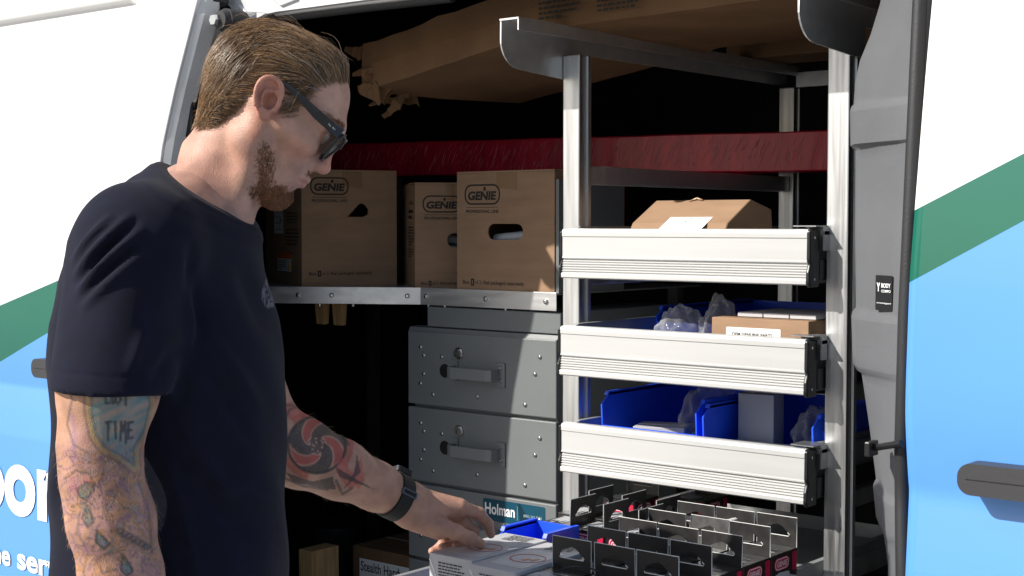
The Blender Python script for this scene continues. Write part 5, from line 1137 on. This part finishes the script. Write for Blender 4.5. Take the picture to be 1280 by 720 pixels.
# --- hair: strands combed back over the scalp
rs = np.random.RandomState(11)
hs = lambda p: smin(head_sdf(p, False), neck_sdf(fromhead(p)), .012)
def strands(n, mask_f, length_f, thick_f, flow_f, col_f, rad, steps, lift, name, jit=.25, clump=0.0):
    m = mask_f(p0) * (Nh_ok); pr_ = m / m.sum(); ii = rs.choice(len(p0), n, p=pr_); r0 = p0[ii] + rs.normal(size=(n, 3)) * .0006
    ln_ = length_f(r0) * rs.uniform(.65, 1.1, n); th = thick_f(r0) * rs.uniform(.12, 1.0, n) ** 1.0; cur = r0.copy(); Ps = [cur.copy()]; g = grad(hs, cur, .001); jt = rs.normal(size=(n, 3)) * jit
    cl = np.stack([np.sin(r0[:, 1] * 210 + 60 * r0[:, 2] + 2 * np.sin(r0[:, 0] * 90)), np.sin(r0[:, 2] * 190 + 40 * r0[:, 0] + 1.3), np.cos(r0[:, 1] * 160 + r0[:, 2] * 120)], -1) * clump
    for s in range(1, steps + 1):
        t = s / steps; fl = flow_f(cur) + jt * (.4 + .6 * t) + cl * t; g = grad(hs, cur, .001); fl = fl - (fl * g).sum(1)[:, None] * g; fl /= np.maximum(np.linalg.norm(fl, axis=1), 1e-6)[:, None]
        cur = cur + fl * (ln_ / steps)[:, None]; d = hs(cur); tgt = th * min(1, t * lift) * (1 if t < .8 else 1.0 - .5 * (t - .8)); cur = cur + g * np.clip(tgt - d, -.006, .006)[:, None]; Ps.append(cur.copy())
    Pw = np.stack(Ps, 1); k = steps + 1; V = np.zeros((n, k, 3, 3)); tg = np.gradient(Pw, axis=1); tg /= np.maximum(np.linalg.norm(tg, axis=2, keepdims=True), 1e-9)
    s1 = np.cross(tg, np.array([.3, .5, .8])); s1 /= np.maximum(np.linalg.norm(s1, axis=2, keepdims=True), 1e-9); s2 = np.cross(tg, s1)
    rad_ = rad * rs.uniform(.7, 1.3, (n, 1)) * np.array([1.0 - .8 * (i / steps) ** 2 for i in range(k)])[None]
    for j in range(3): V[:, :, j] = Pw + rad_[..., None] * (s1 * math.cos(j * 2.094) + s2 * math.sin(j * 2.094))
    base = (np.arange(n) * k * 3)[:, None, None] + (np.arange(steps) * 3)[None, :, None] + np.arange(3)[None, None]; nx = (np.arange(n) * k * 3)[:, None, None] + (np.arange(steps) * 3)[None, :, None] + ((np.arange(3) + 1) % 3)[None, None]
    Fq = np.stack([base, nx, nx + 3, base + 3], -1).reshape(-1, 4); C_ = np.repeat(col_f(r0, n), k * 3, 0)
    W_ = loc(toworld(fromhead(V.reshape(-1, 3)))); o = mesh_np(name, W_, Fq, M_HAIR, person, C_); return o
p0 = tohead(Vh); Nh_ok = (np.abs(hs(p0)) < .0015) & (p0[:, 2] > -.13); Nh_ok = Nh_ok.astype(float)
def flow(p):
    x, y, z = p.T; tp = sstep(.045, .085, z); bk = sstep(.02, .07, -x)
    f = np.stack([-.95 + .35 * bk, -np.sign(y) * 0 * y, -.30 * (1 - tp) - .75 * bk + .12 * tp * (x > .02)], -1)
    sb = (x > .018) * (z < .045); f[sb] = f[sb] * .3 + np.array([-.3, 0, -.7]); return f
def hcol(r0, n):
    base = np.array([.225, .135, .070]) * rs.uniform(.45, 1.25, (n, 1)); li = rs.rand(n) < .28; base[li] = np.array([.37, .225, .115]) * rs.uniform(.7, 1.15, (li.sum(), 1)); gr = (rs.rand(n) < .10) * (np.abs(r0[:, 1]) > .045); base[gr] = np.array([.30, .26, .22]) * rs.uniform(.7, 1.2, (gr.sum(), 1)); return base
def hmask(p): return scalp(p) ** 1.5 * (1 - near_ear(p)) * np.where((p[:, 0] > .018) & (p[:, 2] < .04), .28, 1.0)
def hlen(p): x, y, z = p.T; return np.where(z > .055, .075, np.where(x > .018, .016, np.where(x < -.02, np.where(z > 0, .035, np.where(z > -.04, .022, .011)), .045)))
def hth(p): x, y, z = p.T; return .003 + .014 * sstep(.03, .09, z) + .005 * sstep(.0, .05, -x) * sstep(-.09, -.02, z)
strands(27000, hmask, hlen, hth, flow, hcol, .00042, 7, 2.5, 'hair', .15, .42)
strands(260, hmask, lambda p: hlen(p) * 1.15, lambda p: hth(p) * 1.3 + .006, flow, hcol, .00028, 7, 1.6, 'stray_hair', .55, .3)
bcol = lambda r0, n: np.array([.26, .11, .045]) * rs.uniform(.25, 1.7, (n, 1)) + (rs.rand(n, 1) < .12) * np.array([.12, .09, .06])
strands(4200, lambda p: beard_mask(p) ** 1.8 * (.25 + .75 * (.5 + .5 * np.sin(p[:, 0] * 400 + 3 * np.sin(p[:, 2] * 300)))), lambda p: .005 + .006 * sstep(.04, .06, p[:, 0]) * (p[:, 2] < -.06), lambda p: .0015 + .0015 * (p[:, 2] < -.07), lambda p: np.stack([.35 + 0 * p[:, 0], 0 * p[:, 0], -.9 + 0 * p[:, 0]], -1), bcol, .00027, 3, 3.0, 'beard', .8)
def brow_m(p): x, y, z = p.T; return np.exp(-(((z - (.036 - .25 * (np.abs(y) - .03) ** 2 * 60 * .02)) / .003) ** 2)) * sstep(.012, .018, np.abs(y)) * (1 - sstep(.05, .056, np.abs(y))) * (x > .05)
for sg_ in (-1, 1): strands(210, lambda p: brow_m(p) * (p[:, 1] * sg_ > 0), lambda p: .008 + 0 * p[:, 0], lambda p: .002 + 0 * p[:, 0], lambda p: np.stack([-.5 + 0 * p[:, 0], np.sign(p[:, 1]), .1 + 0 * p[:, 0]], -1), bcol, .0003, 3, 3.0, 'eyebrow', .2)
# --- fine fair hairs on both forearms
def arm_hair(Vv, Nn, keep, n, down, name):
    ii = rs.choice(np.where(keep)[0], n); b0 = Vv[ii]; nn = Nn[ii]; t_ = down - (nn @ down)[:, None] * nn; t_ = t_ + rs.normal(size=(n, 3)) * .35; ln_ = rs.uniform(.003, .009, n)[:, None]
    p1 = b0 + t_ * ln_ * .5 + nn * ln_ * .22; p2 = b0 + t_ * ln_ + nn * ln_ * .28; Pw = np.stack([b0, p1, p2], 1); tg = np.gradient(Pw, axis=1); tg /= np.linalg.norm(tg, axis=2, keepdims=True); s1 = np.cross(tg, nn[:, None]); s1 /= np.maximum(np.linalg.norm(s1, axis=2, keepdims=True), 1e-9); s2 = np.cross(tg, s1); V = np.zeros((n, 3, 3, 3)); rad_ = np.array([.00014, .00012, .00004])[None, :, None]
    for j in range(3): V[:, :, j] = Pw + rad_ * (s1 * math.cos(j * 2.094) + s2 * math.sin(j * 2.094))
    base = (np.arange(n) * 9)[:, None, None] + (np.arange(2) * 3)[None, :, None] + np.arange(3)[None, None]; nx = (np.arange(n) * 9)[:, None, None] + (np.arange(2) * 3)[None, :, None] + ((np.arange(3) + 1) % 3)[None, None]
    mesh_np(name, loc(toworld(V.reshape(-1, 3))), np.stack([base, nx, nx + 3, base + 3], -1).reshape(-1, 4), M_HAIR, person, np.tile(np.array([.42, .28, .15]), (n * 9, 1)))
vr_ = np.array(proj(toworld(Vr))).T[:, 1]; arm_hair(Vr, Nr, (vr_ > 560) & (vr_ < 840), 900, np.array([.25, 0, -1.0]), 'arm_hair')
ur_ = np.array(proj(toworld(Vl))).T[:, 0]; arm_hair(Vl, Nl, (ur_ > 350) & (ur_ < 470), 400, np.array([.8, .2, -.5]), 'arm_hair')
# ------------------------------------------------------------------ sunglasses
HM = Matrix(((1, 0, 0, 0), (0, 1, 0, 0), (0, 0, 1, 0), (0, 0, 0, 1)))
def hv(x, y, z): q = fromhead(np.array([[x, y, z]])); return tuple(float(t) for t in toworld(q)[0])
sg = thing('sunglasses', 'black plastic sunglasses worn by the man', 'sunglasses', hv(.1, 0, .02))
def hsolid(V, Fc): mb = MB(); mb.add([hv(*v) for v in V], Fc); return mb
def rim_loop(s, k):   # wayfarer-like outline in (y,z)
    o = [(.006, .018), (.012, .024), (.034, .0265), (.055, .028), (.058, .022), (.056, .008), (.050, -.008), (.040, -.0155), (.026, -.0165), (.014, -.010), (.007, .004)]
    cy, cz_ = .031, .006; return [(s * (cy + (a - cy) * k), cz_ + (b - cz_) * k) for a, b in o]
gx = lambda y, z: .1035 - .005 * (y / .06) ** 2 + .25 * (z - .02)
for s in (-1, 1):
    Lo, Li = rim_loop(s, 1.0), rim_loop(s, .84); n = len(Lo); V = []
    for lp, dx_ in ((Lo, .0025), (Li, .0025), (Li, -.0025), (Lo, -.0025)):
        for y_, z_ in lp: V.append((gx(y_, z_) + dx_, y_, z_))
    Fc = []
    for q in range(4):
        for i in range(n): Fc.append((q * n + i, q * n + (i + 1) % n, ((q + 1) % 4) * n + (i + 1) % n, ((q + 1) % 4) * n + i))
    fr = hsolid(V, Fc).build('rim', M_BLACK, sg); bv = fr.modifiers.new('b', 'BEVEL'); bv.width = .0008; bv.segments = 2
    V = [(gx(y_, z_) + dx_, y_, z_) for dx_ in (.0008, -.0008) for y_, z_ in Li]; hsolid(V, [tuple(range(n)), tuple(range(2 * n - 1, n - 1, -1))] + [(i, (i + 1) % n, n + (i + 1) % n, n + i) for i in range(n)]).build('lens', mat('dark_lens', (.012, .012, .014), .05, spec=.6), fr)
    T = [(.0985, .0605, .0255, .0075), (.085, .0715, .0265, .0065), (.060, .0765, .030, .0062), (.030, .0785, .0365, .0040), (.006, .0775, .0400, .0026), (-.012, .0765, .034, .0026), (-.022, .0755, .024, .0022)]; V = []; Fc = []
    for x_, y_, z_, h_ in T:
        for dy_, dz_ in ((-.0018, -h_), (.0018, -h_), (.0018, h_), (-.0018, h_)): V.append((x_ + (dz_ * .15), s * (y_ + dy_), z_ + dz_))
    for i in range(len(T) - 1):
        for q in range(4): Fc.append((i * 4 + q, i * 4 + (q + 1) % 4, i * 4 + 4 + (q + 1) % 4, i * 4 + 4 + q))
    Fc += [(0, 1, 2, 3), tuple(len(V) - 4 + q for q in range(4))]; o = hsolid(V, Fc).build('temple', mat('matt_black_frame', (.014, .014, .015), .42), sg); bv = o.modifiers.new('b', 'BEVEL'); bv.width = .0008; bv.segments = 2
    if s < 0:
        o_ = Vector(hv(.0795, -.0745, .0245)); x_ = (Vector(hv(.091, -.0695, .0235)) - o_).normalized(); y_ = (Vector(hv(.0795, -.0745, .0345)) - o_).normalized(); S = frame(o_, x_, y_)
        mb = MB(); text(mb, 'Ray-Ban', S, 0, .001, .0115, .0042, .01, lift=.0008); mb.build('lettering', M_STEEL, o)
hsolid([(gx(0, .02) + dx_, y_, z_) for dx_ in (.0025, -.0025) for y_, z_ in ((-.0072, .010), (.0072, .010), (.0065, .019), (-.0065, .019))], [(0, 1, 2, 3), (7, 6, 5, 4), (0, 4, 5, 1), (1, 5, 6, 2), (2, 6, 7, 3), (3, 7, 4, 0)]).build('bridge', M_BLACK, sg)
# ------------------------------------------------------------------ wrist watch
ax_ = (LW - Q(470, 608, 2.22)); ax_ /= np.linalg.norm(ax_); wc = Q(493.5, 619, 2.241)
e1 = np.cross(ax_, np.array([0, 0, 1.0])); e1 /= np.linalg.norm(e1); e2 = np.cross(e1, ax_)   # e1 sideways, e2 up
fl_ = lambda P: smin(larm(P), lhand(P), .022)
watch = thing('wristwatch', 'black rubber strap watch on the reaching wrist', 'watch', P3(toworld(wc[None])[0]))
n = 40; ring = []
for i in range(n):
    t = 2 * math.pi * i / n; dirv = e1 * math.cos(t) + e2 * math.sin(t); lo_, hi_ = 0.0, .07
    rr_ = np.linspace(.01, .06, 60); dd = fl_(wc + dirv[None] * rr_[:, None]); rr0 = float(np.interp(0, dd, rr_)); ring.append((dirv, rr0))
sm = [np.mean([ring[(i + k) % n][1] for k in range(-2, 3)]) + .0012 for i in range(n)]
V = []; Fc = []; prof = [(-.0125, .0), (-.0115, .0034), (.0115, .0034), (.0125, .0)]
for i in range(n):
    for s, o_ in prof: V.append(tuple(float(q) for q in toworld((wc + ax_ * s + ring[i][0] * (sm[i] + o_))[None])[0]))
for i in range(n):
    for q in range(4): Fc.append((i * 4 + q, i * 4 + (q + 1) % 4, ((i + 1) % n) * 4 + (q + 1) % 4, ((i + 1) % n) * 4 + q))
mb = MB(); mb.add(V, Fc); strap = mb.build('strap', mat('black_strap_rubber', (.009, .009, .009), .65, bump=.2, bscale=500), watch)
def wpt(t, s, o_): i = (t / (2 * math.pi) * n) % n; k = int(i) % n; dirv = e1 * math.cos(t) + e2 * math.sin(t); return wc + ax_ * s + dirv * (sm[k] + o_)
def wframe(t, o_):
    o3 = toworld(wpt(t, 0, o_)[None])[0]; xw = ax_[0] * RT + ax_[1] * FH + ax_[2] * UPZ; tv = -e1 * math.sin(t) + e2 * math.cos(t); yw = tv[0] * RT + tv[1] * FH + tv[2] * UPZ
    return frame(P3(o3), P3(xw), P3(yw))
side = 0.0 if (e1[1] < 0) else math.pi
t0 = side
for k in range(6):   # strap holes
    S = wframe(t0 - .12 * k * (1 if side == 0 else -1) - .25 * (1 if side == 0 else -1), .0036); mb = MB(); mb.add(*plate([rr(-.0012, -.0028, .0012, .0028, .001, 2)], .0006), S); mb.build('strap_hole', M_INK, strap)
S = wframe(t0 + .25 * (1 if side == 0 else -1), .0042); mb = MB(); mb.add(*plate([rr(-.0145, -.0055, .0145, .0055, .002), rr(-.0118, -.0028, .0118, .0028, .001)], .002), S); mb.build('buckle', mat('dark_steel', (.12, .13, .15), .3, .9), watch)
S = wframe(math.pi / 2 + (.35 if side else -.35) * -1, .0095); mb = MB(); mb.add(*plate([rr(-.0155, -.0165, .0155, .0165, .005)], .0085), S); cs_ = mb.build('watch_case', M_BLACK, watch)
mb = MB(); mb.add(*plate([rr(-.0135, -.0145, .0135, .0145, .004)], .0008), S @ Matrix.Translation((0, 0, .001))); mb.build('watch_face', M_GLASS, cs_)
